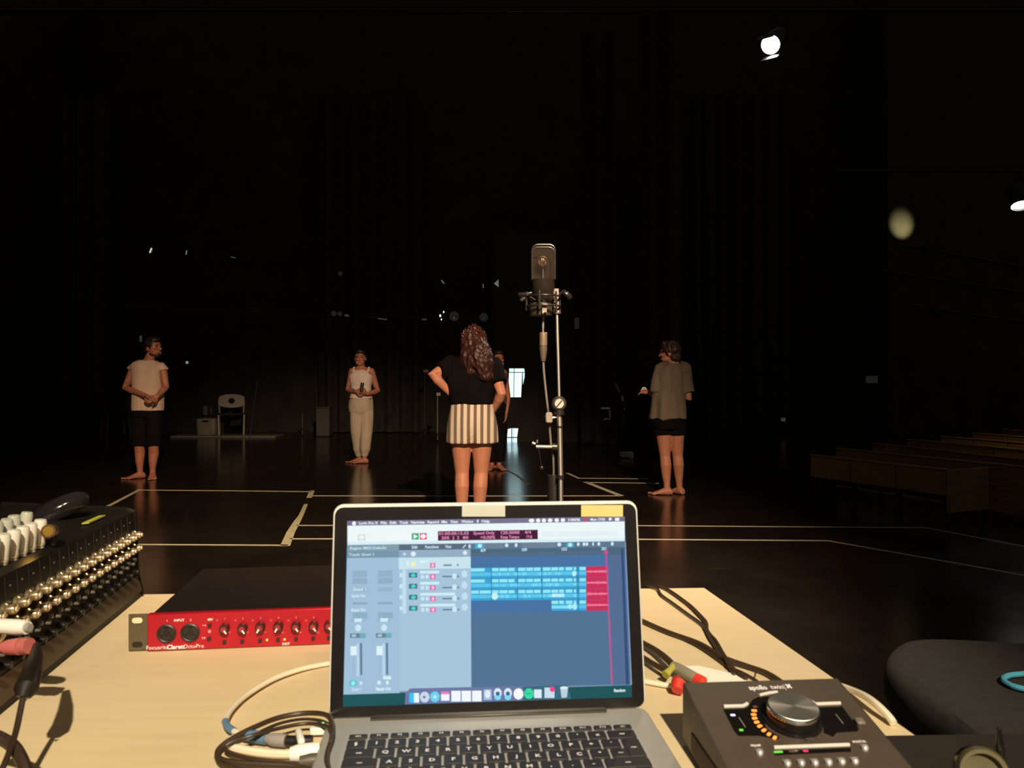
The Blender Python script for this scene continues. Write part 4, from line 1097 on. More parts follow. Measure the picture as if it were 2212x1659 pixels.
part('body_ring', MB().lathe([(.0225, -.0335), (.0232, -.0325), (.0232, -.0290), (.0225, -.028)], Matrix.Translation(mp_(1173.5, 604)), 32), M('ring_grey', (.22, .18, .14), .3, .8), mc)
part('body_ring', MB().lathe([(.0185, -.0465), (.0192, -.0455), (.0192, -.0425), (.0185, -.0415)], Matrix.Translation(mp_(1173.5, 602)), 32), M('ring_grey', (0, 0, 0)), mc)
# shock mount
SM = Matrix.Translation(mp_(1173.5, 641))
rg = [SM @ Vector((.038 * math.cos(2 * math.pi * k / 40), .038 * math.sin(2 * math.pi * k / 40), 0)) for k in range(41)]
part('mount_ring', MB().tube(rg, .0022, 8), blackmetal, mc)
rg = [SM @ Vector((.038 * math.cos(2 * math.pi * k / 40), .038 * math.sin(2 * math.pi * k / 40), -.022)) for k in range(41)]
part('mount_ring', MB().tube(rg, .0022, 8), blackmetal, mc)
for k in range(6):
    a = R(15 + 60 * k); p = SM @ Vector((.038 * math.cos(a), .038 * math.sin(a), .008)); q = SM @ Vector((.039 * math.cos(a), .039 * math.sin(a), -.030))
    part('mount_arm', MB().tube([p, q], [.0022, .0026], 8, True), M('arm_grey', (.03, .026, .022), .35, .3), mc)
    part('elastic', MB().tube([p + Vector((0, 0, -.003)), SM @ Vector((.024 * math.cos(a + .5), .024 * math.sin(a + .5), -.010)), SM @ Vector((.038 * math.cos(a + 1.05), .038 * math.sin(a + 1.05), .005))], .0011, 6), rubber, mc)
part('mount_cup', MB().lathe([(.0250, -.010), (.0262, -.004), (.0262, .016), (.0240, .018)], Matrix.Translation(mp_(1168, 672)), 28), M('cup_dark', (.06, .05, .04), .35, .5), mc)
part('cup_plate', MB().rrect(-.0050, .0050, -.010, .010, .0012, 0, .003, aimM(mp_(1176, 665, -.030), (0, -1, 0))), M('plate_grey', (.22, .18, .15), .4, .4), mc)
part('cup_screw', MB().ell(mp_(1173, 676, -.032), (.0036, .0036, .0030)), chrome, mc)
part('swivel_bracket', MB().rrect(-.0058, .0058, -.020, .023, .002, -.004, .004, aimM(mp_(1201.5, 646), (0, -1, 0)), .001), M('bracket_grey', (.26, .225, .20), .4, .4), mc)
part('bracket_hole', MB().lathe([(.0026, 0), (.0024, .0008), (0, .0008)], aimM(mp_(1202.5, 638, -.0042), (0, -1, 0)), 12), black, mc)
part('swivel_nut', MB().lathe([(.0062, .010), (.0080, .002), (.0092, -.001), (.0088, -.004)], Matrix.Translation(mp_(1203, 674)), 6), M('nut_mauve', (.10, .075, .07), .45, .4), mc)
part('nut_screw', MB().tube([mp_(1200, 668, -.010), mp_(1204, 672, -.010)], .0018, 8), chrome, mc)
part('wing_knob', MB().tube([mp_(1212, 634), mp_(1216, 630), mp_(1230, 642)], [.004, .0055, .0070], 12, True), blackgloss, mc)
part('wing_arm', MB().tube([mp_(1148, 633), mp_(1136, 636), mp_(1122, 636)], [.004, .005, .0045], 10, True), blackgloss, mc)
part('wing_arm', MB().tube([mp_(1140, 641), mp_(1127, 648)], [.004, .0050], 10, True), M('arm_grey', (0, 0, 0)), mc)
t = thing('microphone_cable', 'cable with champagne connector hanging below the microphone', 'cable', mp_(1173, 780))
part('pin_shell', MB().tube([mp_(1173, 683), mp_(1173, 709)], .0031, 10), M('shell_silver', (.55, .50, .44), .3, .9), t)
part('neck', MB().tube([mp_(1173, 709), mp_(1173, 719)], .0026, 10), M('shell_silver', (0, 0, 0)), t)
part('connector', MB().lathe([(.0070, 0), (.0088, -.002), (.0090, -.028), (.0085, -.030)], Matrix.Translation(mp_(1173.5, 718)), 18), M('champagne_shell', (.62, .48, .32), .3, .85), t)
part('boot', MB().lathe([(.0086, 0), (.0090, -.006), (.0062, -.028), (.0050, -.0335), (.003, -.034)], Matrix.Translation(mp_(1173.5, 748)), 18), M('boot_grey', (.060, .045, .032), .45), t)
cable('lead', None, [mp_(1173.5, 778), mp_(1175, 805), mp_(1179, 845), mp_(1183, 880), mp_(1185, 900, .01), mp_(1190, 960, .02), mp_(1196, 1060, .03), Vector((bx.x - .03, MD_ + .05, .30)), Vector((bx.x - .06, MD_ + .05, .012)), Vector((bx.x - .3, MD_ + .2, .006))], .0026, M('lead_grey', (.10, .085, .075), .5), parent=t)
# ---------------------------------------------------------------- people
def remesh(mb, vox, smooth=3):
    me = mb.mesh('tmp', False); ob = bpy.data.objects.new('tmp', me); COL.objects.link(ob)
    md = ob.modifiers.new('r', 'REMESH'); md.mode = 'VOXEL'; md.voxel_size = vox
    if smooth:
        s = ob.modifiers.new('s', 'SMOOTH'); s.iterations = smooth; s.factor = .5
    dg = bpy.context.evaluated_depsgraph_get()
    m2 = bpy.data.meshes.new_from_object(ob.evaluated_get(dg))
    bpy.data.objects.remove(ob); bpy.data.meshes.remove(me)
    m2.shade_smooth()
    return m2
def wrinkle(me, amp, sc_=9.0, stretch=.35, seed=0):
    nrm = [v.normal.copy() for v in me.vertices]
    for v, n in zip(me.vertices, nrm):
        p = Vector((v.co.x * sc_ + seed, v.co.y * sc_, v.co.z * sc_ * stretch))
        v.co += n * amp * noise.noise(p)
    me.update()
def ring_(c, rx, ry, yaw, n=22):
    cs, sn = math.cos(yaw), math.sin(yaw); o = []
    for j in range(n):
        a = 2 * math.pi * j / n
        x = rx * math.copysign(abs(math.cos(a)) ** .85, math.cos(a)); y = ry * math.copysign(abs(math.sin(a)) ** .85, math.sin(a))
        o.append(Vector((c[0] + x * cs - y * sn, c[1] + x * sn + y * cs, c[2])))
    return o
def hand(mb, w, d, nrm, H, curl=.5, thumb=1):
    d = Vector(d).normalized(); nrm = Vector(nrm); nrm = (nrm - d * nrm.dot(d)).normalized(); l = d.cross(nrm)
    rings = []
    for t, wl, th in ((-.01, .014, .013), (.01, .016, .012), (.03, .023, .011), (.05, .025, .010), (.058, .023, .008)):
        c = w + d * t * H
        rings.append([c + (l * math.cos(a) * wl + nrm * math.sin(a) * th) * H for a in [2 * math.pi * k / 12 for k in range(12)]])
    mb.loft(rings)
    for k, ln in enumerate((.038, .044, .041, .032)):
        off = (k - 1.5) * .0125 * H; p = w + d * .052 * H + l * off; pts = [p]; dd = d.copy()
        for s in range(3):
            dd = (dd + nrm * curl * .6).normalized(); pts.append(pts[-1] + dd * ln * H * (.45, .32, .25)[s])
        mb.tube(pts, [.0062 * H, .0060 * H, .0054 * H, .0046 * H], 8, True)
    p = w + d * .012 * H + l * thumb * -.016 * H
    q = p + (d * .6 - l * thumb * .7 + nrm * .2) * .030 * H
    mb.tube([p, q, q + (d * .9 - l * thumb * .1 + nrm * .5 * curl) * .026 * H], [.0085 * H, .0066 * H, .0050 * H], 8, True)
def foot(mb, ankle, d, H):
    d = Vector((d[0], d[1], 0)).normalized(); l = Vector((-d.y, d.x, 0)); rings = []
    g = .0
    for t, wd, ht, ce in ((-.035, .018, .022, .024), (-.025, .024, .036, .036), (0, .024, .042, .042), (.03, .024, .034, .034), (.06, .028, .022, .023), (.085, .031, .015, .0155), (.100, .029, .011, .0115)):
        c = Vector((ankle.x, ankle.y, 0)) + d * t * H
        rings.append([c + l * math.cos(a) * wd * H + Vector((0, 0, max(.001, (ce + math.sin(a) * ht) * H * .62))) for a in [2 * math.pi * k / 14 for k in range(14)]])
    mb.loft(rings)
    for k in range(5):
        o = (k - 2) * .0118 * H; ln = (.026, .022, .020, .017, .014)[k]; s = (.0080, .006, .006, .0056, .0054)[k]
        p = Vector((ankle.x, ankle.y, s * H)) + d * (.094 - .004 * k) * H + l * o * 1.0
        mb.tube([p, p + d * ln * H * .9], [s * H, s * H * .85], 7, True)
def head(mb, c, H, yaw, pitch=0.0):
    """yaw 0 looks at the camera (-y); positive turns to the right of the picture"""
    m = Matrix.Rotation(yaw, 3, 'Z') @ Matrix.Rotation(pitch, 3, 'X')
    P = lambda x, y, z: Vector(c) + m @ Vector((x * H, y * H, z * H))
    mb.ell(P(0, .006, .012), (.047 * H, .058 * H, .056 * H), m, 18, 12)        # cranium
    mb.ell(P(0, -.010, -.020), (.038 * H, .044 * H, .046 * H), m, 16, 10)      # face
    mb.ell(P(0, -.030, -.055), (.020 * H, .020 * H, .014 * H), m)             # chin
    for s in (-1, 1):
        mb.ell(P(s * .022, -.020, -.040), (.018 * H, .030 * H, .018 * H), m)   # jaw
        mb.ell(P(s * .021, -.044, -.010), (.013 * H, .010 * H, .010 * H), m)   # cheek
        mb.ell(P(s * .047, .010, -.010), (.005 * H, .012 * H, .018 * H), m)    # ear
    mb.ell(P(0, -.049, .015), (.028 * H, .008 * H, .007 * H), m)              # brow
    mb.tube([P(0, -.050, .012), P(0, -.058, -.004), P(0, -.064, -.016)], [.005 * H, .006 * H, .0075 * H], 8, True)   # nose
    mb.ell(P(0, -.060, -.018), (.0105 * H, .007 * H, .005 * H), m)
    mb.ell(P(0, -.052, -.034), (.013 * H, .006 * H, .0042 * H), m)            # lips
    mb.ell(P(0, -.051, -.040), (.012 * H, .006 * H, .0042 * H), m)
    return P, m
TORSO = [(.455, .070, .050, 0), (.48, .094, .064, .004), (.52, .104, .072, .006), (.57, .098, .066, .002), (.62, .081, .056, -.004), (.67, .083, .058, -.006),
         (.72, .094, .064, -.006), (.76, .101, .064, -.002), (.795, .104, .056, .002), (.82, .088, .046, .006), (.838, .055, .040, .008), (.850, .036, .036, .008)]
def torso(mb, H, yaw, cx=lambda z: (0, 0), grow=0.0, z0=0, z1=9, sx=1.0, sy=1.0):
    rings = []
    for z, rx, ry, oy in TORSO:
        if z < z0 - 1e-6 or z > z1 + 1e-6: continue
        ox, oyy = cx(z)
        rings.append(ring_((ox - oy * H * -math.sin(yaw) * 0 + ox * 0, oyy + oy * H, z * H), rx * H * sx + grow, ry * H * sy + grow, yaw))
    mb.loft(rings)
def seg(pts, t0, t1):
    """points of a polyline between parameters (whole numbers are joints)"""
    def P(t):
        i = min(int(t), len(pts) - 2); return pts[i].lerp(pts[i + 1], t - i)
    n = 5; return [P(t0 + (t1 - t0) * k / n) for k in range(n + 1)]
skin_w = M('skin_warm', (.50, .215, .125), .55, var=.08, scale=14)
skin_t = M('skin_tan', (.40, .155, .090), .55, var=.08, scale=14)
hair_m = M('dark_hair', (.020, .010, .007), .45, var=.3, scale=60, stretch=(1, 1, .2))
hair_r = M('auburn_hair', (.060, .017, .009), .40, var=.4, scale=60)
eyem = M('eye_dark', (.02, .015, .012), .2)
class Person:
    def __init__(s, label, cx, fy, H, yaw, skin):
        s.D = HC * F / (fy - CY); s.ppm = F / s.D; s.cx = cx; s.fy = fy; s.H = H; s.yaw = yaw
        s.loc = Vector(((cx - CX) / F * s.D, s.D, 0)); s.skin = skin
        s.t = thing('person', label, 'person', s.loc)
        s.mb = MB()
    def J(s, px, py, dy=0.0):
        return Vector(((px - s.cx) / s.ppm, dy, (s.fy - py) / s.ppm))
    def arm(s, sh, el, wr, hd, nrm, curl=.6, thumb=1, k=1.0):
        H = s.H; P = [Vector(sh), Vector(el), Vector(wr)]
        u = P[0].lerp(P[1], .35); f = P[1].lerp(P[2], .3)
        s.mb.tube([P[0], u, P[0].lerp(P[1], .7), P[1], f, P[1].lerp(P[2], .7), P[2]], [q * H * k for q in (.031, .029, .025, .0225, .024, .019, .0155)], 12, True)
        hand(s.mb, P[2], hd, nrm, H, curl, thumb)
        return P
    def leg(s, hip, kn, an, fd, k=1.0):
        H = s.H; P = [Vector(hip), Vector(kn), Vector(an)]
        cal = P[1].lerp(P[2], .28) + Vector((0, .010 * H * s.back, 0))
        s.mb.tube([P[0], P[0].lerp(P[1], .35), P[0].lerp(P[1], .75), P[1], cal, P[1].lerp(P[2], .6), P[1].lerp(P[2], .85), P[2], Vector((P[2].x, P[2].y, .02 * H))],
                  [q * H * k for q in (.056, .050, .040, .034, .0355, .029, .0215, .0205, .022)], 14, True)
        foot(s.mb, P[2], fd, H)
        return P
    back = 1
    def neck_head(s, base, hc_, yaw, pitch=0):
        s.mb.tube([Vector(base), Vector(base).lerp(Vector(hc_), .6), Vector(hc_)], [.036 * s.H, .031 * s.H, .031 * s.H], 12, True)
        s.hP, s.hM = head(s.mb, hc_, s.H, yaw, pitch); s.hc = Vector(hc_)
    def finish(s, vox=.0055):
        me = remesh(s.mb, vox, 2); me.materials.append(s.skin)
        o = bpy.data.objects.new('body', me); COL.objects.link(o); o.parent = s.t
        e = MB()
        for sg in (-1, 1): e.ell(s.hP(sg * .0185, -.0465, .003), (.0085 * s.H, .004 * s.H, .0042 * s.H), s.hM, 10, 6)
        sub('eyes', e, eyem, s.t)
        br = MB()
        for sg in (-1, 1): br.tube([s.hP(sg * .008, -.054, .016), s.hP(sg * .020, -.053, .019), s.hP(sg * .032, -.044, .014)], .0022 * s.H, 6, True)
        sub('eyebrows', br, hair_m, s.t)
        lp = MB(); lp.ell(s.hP(0, -.0555, -.037), (.0125 * s.H, .0030 * s.H, .0046 * s.H), s.hM, 10, 6)
        sub('lips', lp, M('lip_red', (.36, .10, .08), .5), s.t)
    def cloth(s, name, mb, mat, vox=.007, wr=.008, sc_=9, st=.35, smooth=4, label=None):
        me = remesh(mb, vox, smooth); wrinkle(me, wr, sc_, st, s.cx); me.materials.append(mat)
        o = bpy.data.objects.new(name, me); COL.objects.link(o); o.parent = s.t
        if label: o['label'] = label
        return o
    def hair(s, mb, mat, vox=.006, name='hair', wr=.006):
        me = remesh(mb, vox, 1); wrinkle(me, wr, 40, .6, 3); me.materials.append(mat)
        o = bpy.data.objects.new(name, me); COL.objects.link(o); o.parent = s.t
    def skull_hair(s, mb, low=-.03, grow=.008):
        H = s.H
        mb.ell(s.hP(0, .014, .020), (.047 * H + grow, .056 * H + grow, .054 * H + grow), s.hM, 18, 12)
        mb.ell(s.hP(0, .036, low), (.040 * H + grow * .5, .030 * H + grow, .036 * H), s.hM, 16, 10)
        mb.ell(s.hP(0, -.018, .052), (.040 * H, .036 * H, .022 * H), s.hM, 16, 8)

Ff = Vector((0, -1, 0))
# --- man at left, cream top
p = Person('person in a cream sleeveless top and black knee shorts, hands clasped, looking right', 315, 1034, 1.63, R(14), skin_t)
p.back = 1
torso(p.mb, p.H, p.yaw, lambda z: (.02, 0))
p.neck_head(p.J(322, 778), p.J(332, 751, -.01), R(72), R(-2))
A1 = p.arm(p.J(289, 797), p.J(274, 838, -.04), p.J(334, 854, -.22), p.J(354, 859, -.24) - p.J(334, 854, -.22), (0, -.3, -1), .9)
A2 = p.arm(p.J(351, 797), p.J(360, 836, -.02), p.J(356, 855, -.19), p.J(344, 863, -.26) - p.J(356, 855, -.19), (0, 1, .2), .9, -1)
L1 = p.leg(p.J(302, 892), p.J(301, 962, -.01), p.J(300, 1020, .03), (-.55, -.6), 1.0)
L2 = p.leg(p.J(332, 892), p.J(332, 962, -.01), p.J(328, 1020, .02), (.35, -.8), 1.0)
p.finish()
mb = MB()
rg = []
for z, rx, ry in ((.485, .106, .078), (.52, .108, .080), (.58, .106, .076), (.65, .100, .072), (.72, .100, .072), (.77, .106, .072), (.80, .112, .066), (.822, .102, .056), (.836, .074, .048), (.842, .058, .044)):
    rg.append(ring_((.02, 0, z * p.H), rx * p.H, ry * p.H, p.yaw))
mb.loft(rg)
for A in (A1, A2):
    q = seg(A, 0, .10); mb.tube([q[0].lerp(Vector((.02, 0, q[0].z)), .3)] + q, [.050 * p.H, .046 * p.H] + [.043 * p.H] * 5, 12)
topm = M('cream_cotton', (.58, .42, .30), .85, var=.08, scale=8, bump=.2, bscale=200)
p.cloth('top', mb, topm, wr=.014)
mb = MB(); mb.loft([ring_((.02, 0, z * p.H), rx * p.H, ry * p.H, p.yaw) for z, rx, ry in ((.44, .098, .072), (.48, .102, .074), (.52, .096, .070), (.54, .090, .066))])
for Lg in (L1, L2): mb.tube(seg(Lg, 0, 1.02), [.062 * p.H, .062 * p.H, .059 * p.H, .056 * p.H, .052 * p.H, .050 * p.H], 14)
shortm = M('black_cotton', (.006, .005, .0045), .9, var=.15, scale=10, spec=.1)
p.cloth('shorts', mb, shortm, wr=.008)
mb = MB(); p.skull_hair(mb, -.02, .009); mb.ell(p.hP(0, .070, .005), (.022 * p.H, .020 * p.H, .024 * p.H))
p.hair(mb, hair_m)
mb = MB(); mb.ell(p.hP(0, -.034, -.056), (.022 * p.H, .020 * p.H, .016 * p.H), p.hM); 
for s_ in (-1, 1): mb.ell(p.hP(s_ * .026, -.014, -.046), (.012 * p.H, .028 * p.H, .014 * p.H), p.hM)
p.hair(mb, hair_m, name='beard', wr=.003)

# --- woman in tank top and cream trousers
p = Person('person in a white tank top and cream trousers holding a small dark object', 780, 1000, 1.585, R(-6), skin_t)
torso(p.mb, p.H, p.yaw)
p.neck_head(p.J(780, 796), p.J(779, 773.5, -.02), R(4))
A1 = p.arm(p.J(761, 802), p.J(750, 843, .04), p.J(775, 845, -.18), p.J(790, 843, -.22) - p.J(775, 845, -.18), (0, 1, -.3), .8)
A2 = p.arm(p.J(802, 802), p.J(815, 845, .04), p.J(799, 850, -.17), p.J(787, 846, -.22) - p.J(799, 850, -.17), (0, .8, .6), .9, -1)
L1 = p.leg(p.J(772, 872), p.J(771, 925, -.02), p.J(776, 986, .03), (-1, -.35), .95)
L2 = p.leg(p.J(791, 872), p.J(793, 925, -.03), p.J(789, 986, -.06), (-1, -.25), .95)
p.finish()
mb = MB(); mb.loft([ring_((0, -.004, z * p.H), rx * p.H, ry * p.H, p.yaw) for z, rx, ry in ((.57, .103, .073), (.62, .088, .064), (.67, .090, .066), (.72, .101, .073), (.755, .106, .074), (.780, .098, .070), (.802, .076, .060), (.818, .050, .048))])
tank = M('white_rib_cotton', (.66, .55, .48), .85, var=.05)
for s_, xa, xb in ((-1, 762, 765), (1, 798, 797)):
    mb.tube([p.J(xa + 6 * -s_, 812, -.075), p.J(xb, 800, -.045), p.J(xb, 794.5, 0), p.J(xb, 801, .05), p.J(xa + 6 * -s_, 812, .075)], .020, 10)
p.cloth('tank_top', mb, tank, .006, .004)
mb = MB(); mb.loft([ring_((0, 0, z * p.H), rx * p.H, ry * p.H, p.yaw) for z, rx, ry in ((.42, .060, .060), (.45, .104, .078), (.49, .112, .082), (.54, .108, .078), (.585, .094, .068), (.60, .092, .066))])
for Lg in (L1, L2):
    q = seg(Lg, 0, 1.9); q[0] = q[0] + Vector((0, 0, .04))
    mb.tube([q[0], q[1], q[2], q[3], q[4], q[4].lerp(q[5], .6), q[5]], [.064 * p.H, .064 * p.H, .060 * p.H, .057 * p.H, .053 * p.H, .051 * p.H, .034 * p.H], 14, True)
p.cloth('trousers', mb, M('cream_linen', (.46, .38, .28), .9, var=.08, scale=8), wr=.016)
mb = MB(); p.skull_hair(mb, -.01, .006); p.hair(mb, hair_m)
mb = MB(); mb.tube([p.loc + p.J(788, 846, -.245), p.loc + p.J(790, 827, -.235)], [.020, .024], 14)
single('dark_cup', mb, M('cup_black', (.02, .012, .01), .4), 'small dark cup held by the person in the white tank top', 'cup')

# --- curly-haired woman seen from behind
p = Person('person with long curly auburn hair seen from behind, striped shorts, hands on hips', 1020, 1146, 1.56, R(0), skin_w)
p.back = -1
torso(p.mb, p.H, p.yaw)
p.neck_head(p.J(1022, 783), p.J(1022, 742, .02), R(172))
A1 = p.arm(p.J(972, 795), p.J(936, 808, -.10), p.J(976, 852, -.03), Vector((.9, .5, -.25)), (.2, .8, -.2), .9)
A2 = p.arm(p.J(1066, 797), p.J(1084, 850, -.10), p.J(1066, 886, .02), Vector((-.6, .7, -.3)), (-.6, .4, -.2), .7, -1)
L1 = p.leg(p.J(996, 930), p.J(998, 1022, .01), p.J(998, 1122, -.01), (-.2, 1), 1.0)
L2 = p.leg(p.J(1042, 930), p.J(1039, 1022, .01), p.J(1034, 1122, -.01), (.25, 1), 1.0)
p.finish()
mb = MB()
mb.loft([ring_((.0, 0, z * p.H), rx * p.H, ry * p.H, 0) for z, rx, ry in ((.610, .105, .082), (.64, .112, .086), (.70, .124, .086), (.76, .130, .082), (.80, .126, .072), (.822, .106, .060), (.838, .070, .050), (.85, .046, .044))])
q = seg(A1, 0, .60); mb.tube([q[0] + Vector((.02, .03, -.01))] + q, [.062 * p.H, .058 * p.H, .052 * p.H, .047 * p.H, .045 * p.H, .044 * p.H, .044 * p.H], 14)
q = seg(A2, 0, .62); mb.tube([q[0] + Vector((-.03, .02, 0))] + q, [.062 * p.H, .058 * p.H, .054 * p.H, .050 * p.H, .049 * p.H, .048 * p.H, .047 * p.H], 14)
p.cloth('t_shirt', mb, M('black_jersey', (.005, .004, .0035), .9, var=.2, scale=12, spec=.08), wr=.014)
def stripe_mat():
    m = M('striped_cotton', (.66, .58, .48), .85, var=.06)
    nt = m.node_tree; b = nt.nodes['Principled BSDF']; L = nt.links.new
    tc = nt.nodes.new('ShaderNodeTexCoord'); sp = nt.nodes.new('ShaderNodeSeparateXYZ'); L(tc.outputs['Object'], sp.inputs[0])
    mu = nt.nodes.new('ShaderNodeMath'); mu.operation = 'MULTIPLY'; mu.inputs[1].default_value = 1 / .049
    fr_ = nt.nodes.new('ShaderNodeMath'); fr_.operation = 'FRACT'; gt = nt.nodes.new('ShaderNodeMath'); gt.operation = 'GREATER_THAN'; gt.inputs[1].default_value = .53
    ad = nt.nodes.new('ShaderNodeMath'); ad.operation = 'ADD'; ad.inputs[1].default_value = 10.18
    L(sp.outputs['X'], mu.inputs[0]); L(mu.outputs[0], ad.inputs[0]); L(ad.outputs[0], fr_.inputs[0]); L(fr_.outputs[0], gt.inputs[0])
    mix = nt.nodes.new('ShaderNodeMix'); mix.data_type = 'RGBA'
    L(gt.outputs[0], mix.inputs[0]); mix.inputs[6].default_value = (.66, .58, .47, 1); mix.inputs[7].default_value = (.17, .130, .085, 1)
    L(mix.outputs[2], b.inputs['Base Color'])
    return m
mb = MB(); rg = []
for z, rx, ry, cut in ((.422, .127, .094, .30), (.44, .126, .094, .24), (.465, .124, .094, .12), (.50, .121, .094, .03), (.54, .115, .090, 0), (.58, .106, .081, 0), (.62, .099, .071, 0), (.628, .098, .070, 0)):
    r0 = ring_((0, 0, z * p.H), rx * p.H, ry * p.H, 0, 48)
    rg.append([Vector((v.x, v.y * (1 - cut * math.exp(-(v.x / .022) ** 2)), v.z)) for v in r0])
mb.loft(rg)
p.cloth('shorts', mb, stripe_mat(), wr=.007)
# hair: mass plus curls
mb = MB(); p.skull_hair(mb, -.03, .012)
mb.tube([p.J(1026, 740, -.02), p.J(1036, 765, -.07), p.J(1044, 790, -.10), p.J(1050, 812, -.115)], [.085, .095, .085, .045], 16, True)
mb.tube([p.J(1018, 745, -.02), p.J(1016, 775, -.07), p.J(1018, 800, -.10)], [.08, .075, .04], 14, True)
p.hair(mb, M('brown_hair', (.035, .011, .007), .5, var=.3, scale=60), wr=.014)
rh = random.Random(3)
cu = MB()
for k in range(230):
    th = rh.uniform(-1.45, 1.45)                      # around the back of the head, 0 faces the camera
    v0 = rh.random() ** 1.3; top = 700 + 16 * math.sin(th) ** 2 + 58 * v0
    wd = (17 + 11 * math.sin(min(1, (top - 698) / 40) * 1.57))
    ln = rh.uniform(38, 70) * (1.0 if th > -.3 else .75); pts = []; ph = rh.uniform(0, 6.3); tw = rh.uniform(13, 20)
    for i in range(15):
        u = i / 14; yy = min(top + ln * u, 818); f = max(0, (yy - 735) / 80)
        xx = 1024 + wd * math.sin(th) * (1 - .25 * f) + 24 * f; rr = .006 + .006 * u
        b_ = p.J(xx, yy, -.005 - (.085 + .005 * f) * math.cos(th) - .05 * f)
        pts.append(b_ + Vector((rr * math.cos(ph + u * tw), rr * math.sin(ph + u * tw), 0)))
    cu.tube(pts, [.0050] * 12 + [.0045, .0035, .002], 5)
sub('curls', cu, hair_r, p.t)

# --- woman at right, olive shirt, seen from behind
p = Person('person in a loose olive shirt and black shorts, seen from behind, holding a paper', 1452, 1069, 1.53, R(24), skin_w)
p.back = -1
torso(p.mb, p.H, p.yaw, lambda z: (-.16 * max(0, .8 - z), 0))
p.neck_head(p.J(1455, 786), p.J(1446, 762, .01), R(-112), R(4))
A1 = p.arm(p.J(1429, 800), p.J(1419, 857, -.03), p.J(1408, 848, .13), Vector((-.7, .6, .1)), (.3, .4, -1), .7)
A2 = p.arm(p.J(1479, 800), p.J(1488, 860, .0), p.J(1450, 850, .20), Vector((-.8, .4, .1)), (0, .3, 1), .7, -1)
L1 = p.leg(p.J(1433, 918), p.J(1437, 985, .01), p.J(1441, 1054, .0), (-1, .12), 1.02)
L2 = p.leg(p.J(1460, 918), p.J(1465, 985, .03), p.J(1470, 1054, .05), (-.55, .8), 1.02)
p.finish()
mb = MB()
mb.loft([ring_((-.16 * (.8 - z), 0, z * p.H), rx * p.H, ry * p.H, p.yaw) for z, rx, ry in ((.495, .118, .106), (.54, .114, .100), (.62, .106, .090), (.70, .100, .080), (.76, .106, .074), (.80, .110, .068), (.824, .102, .060), (.840, .070, .050), (.852, .046, .044))])
for A in (A1, A2):
    q = seg(A, 0, .82); mb.tube([q[0].lerp(Vector((0, 0, q[0].z)), .25)] + q, [.056 * p.H, .052 * p.H, .050 * p.H, .049 * p.H, .049 * p.H, .049 * p.H, .049 * p.H], 14)
p.cloth('shirt', mb, M('olive_linen', (.155, .125, .088), .9, var=.1, scale=8), wr=.028, sc_=11, st=.22)
mb = MB(); mb.loft([ring_((-.035, 0, z * p.H), rx * p.H, ry * p.H, p.yaw) for z, rx, ry in ((.43, .100, .084), (.46, .110, .088), (.52, .110, .084), (.58, .098, .074))])
for Lg in (L1, L2): mb.tube(seg(Lg, 0, .30), [.064 * p.H] * 6, 14)
p.cloth('shorts', mb, shortm, wr=.004)
mb = MB(); p.skull_hair(mb, -.035, .013)
for k in range(16): mb.ell(p.hP(rh.uniform(-.04, .04), rh.uniform(.02, .066), rh.uniform(-.05, .06)), (.014, .014, .014))
for k in range(8): mb.ell(p.hP(rh.uniform(-.03, .03), rh.uniform(-.045, 0), rh.uniform(.045, .068)), (.013, .013, .013))
p.hair(mb, M('dark_curls', (.040, .018, .014), .5, var=.4, scale=40), wr=.010)
pc = p.loc + p.J(1401, 846, .24)
single('paper_sheet', MB().poly([pc + Vector(v) for v in ((-.045, -.03, .005), (.0, -.05, -.035), (.045, -.01, -.005), (.010, .02, .045), (-.02, .01, .042))], .003), M('sheet_white', (.70, .66, .60), .6), 'crumpled white paper held by the person in the olive shirt', 'paper', smooth=False)

# --- dancer partly hidden behind the curly-haired woman
p = Person('person in a maroon top and black trousers, half hidden behind the curly-haired person', 1070, 1015, 1.56, R(10), skin_t)
torso(p.mb, p.H, p.yaw)
p.neck_head(p.J(1073, 798), p.J(1076, 776, -.02), R(25))
A1 = p.arm(p.J(1052, 810), p.J(1046, 855, .03), p.J(1050, 892, -.03), Vector((.1, -.2, -1)), (.9, -.2, 0), .4)
A2 = p.arm(p.J(1089, 811), p.J(1097, 855, .03), p.J(1094, 890, -.05), Vector((-.12, -.2, -1)), (-.9, -.2, 0), .4, -1)
L1 = p.leg(p.J(1062, 888), p.J(1062, 945, -.01), p.J(1062, 1003, .02), (-.3, -1))
L2 = p.leg(p.J(1080, 888), p.J(1080, 945, -.01), p.J(1078, 1003, .02), (.5, -1))
p.finish()
mb = MB(); torso(mb, p.H, p.yaw, grow=.010, z0=.52, z1=.795)
p.cloth('top', mb, M('maroon_jersey', (.10, .030, .030), .9), wr=.006)
mb = MB(); mb.loft([ring_((0, 0, z * p.H), rx * p.H, ry * p.H, p.yaw) for z, rx, ry in ((.455, .098, .076), (.50, .108, .080), (.56, .104, .072), (.60, .092, .064))])
for Lg in (L1, L2): mb.tube(seg(Lg, 0, 1.88), [.062 * p.H, .060 * p.H, .056 * p.H, .052 * p.H, .048 * p.H, .046 * p.H], 14)
p.cloth('trousers', mb, shortm, wr=.008)
mb = MB(); p.skull_hair(mb, -.02, .007); p.hair(mb, hair_m)
# ---------------------------------------------------------------- far end of the stage
pale = M('pale_grey_paint', (.40, .36, .30), .6, var=.1)
dim = M('dimmed_grey', (.14, .13, .115), .6, var=.1)
gd = lambda py: HC * F / (py - CY)
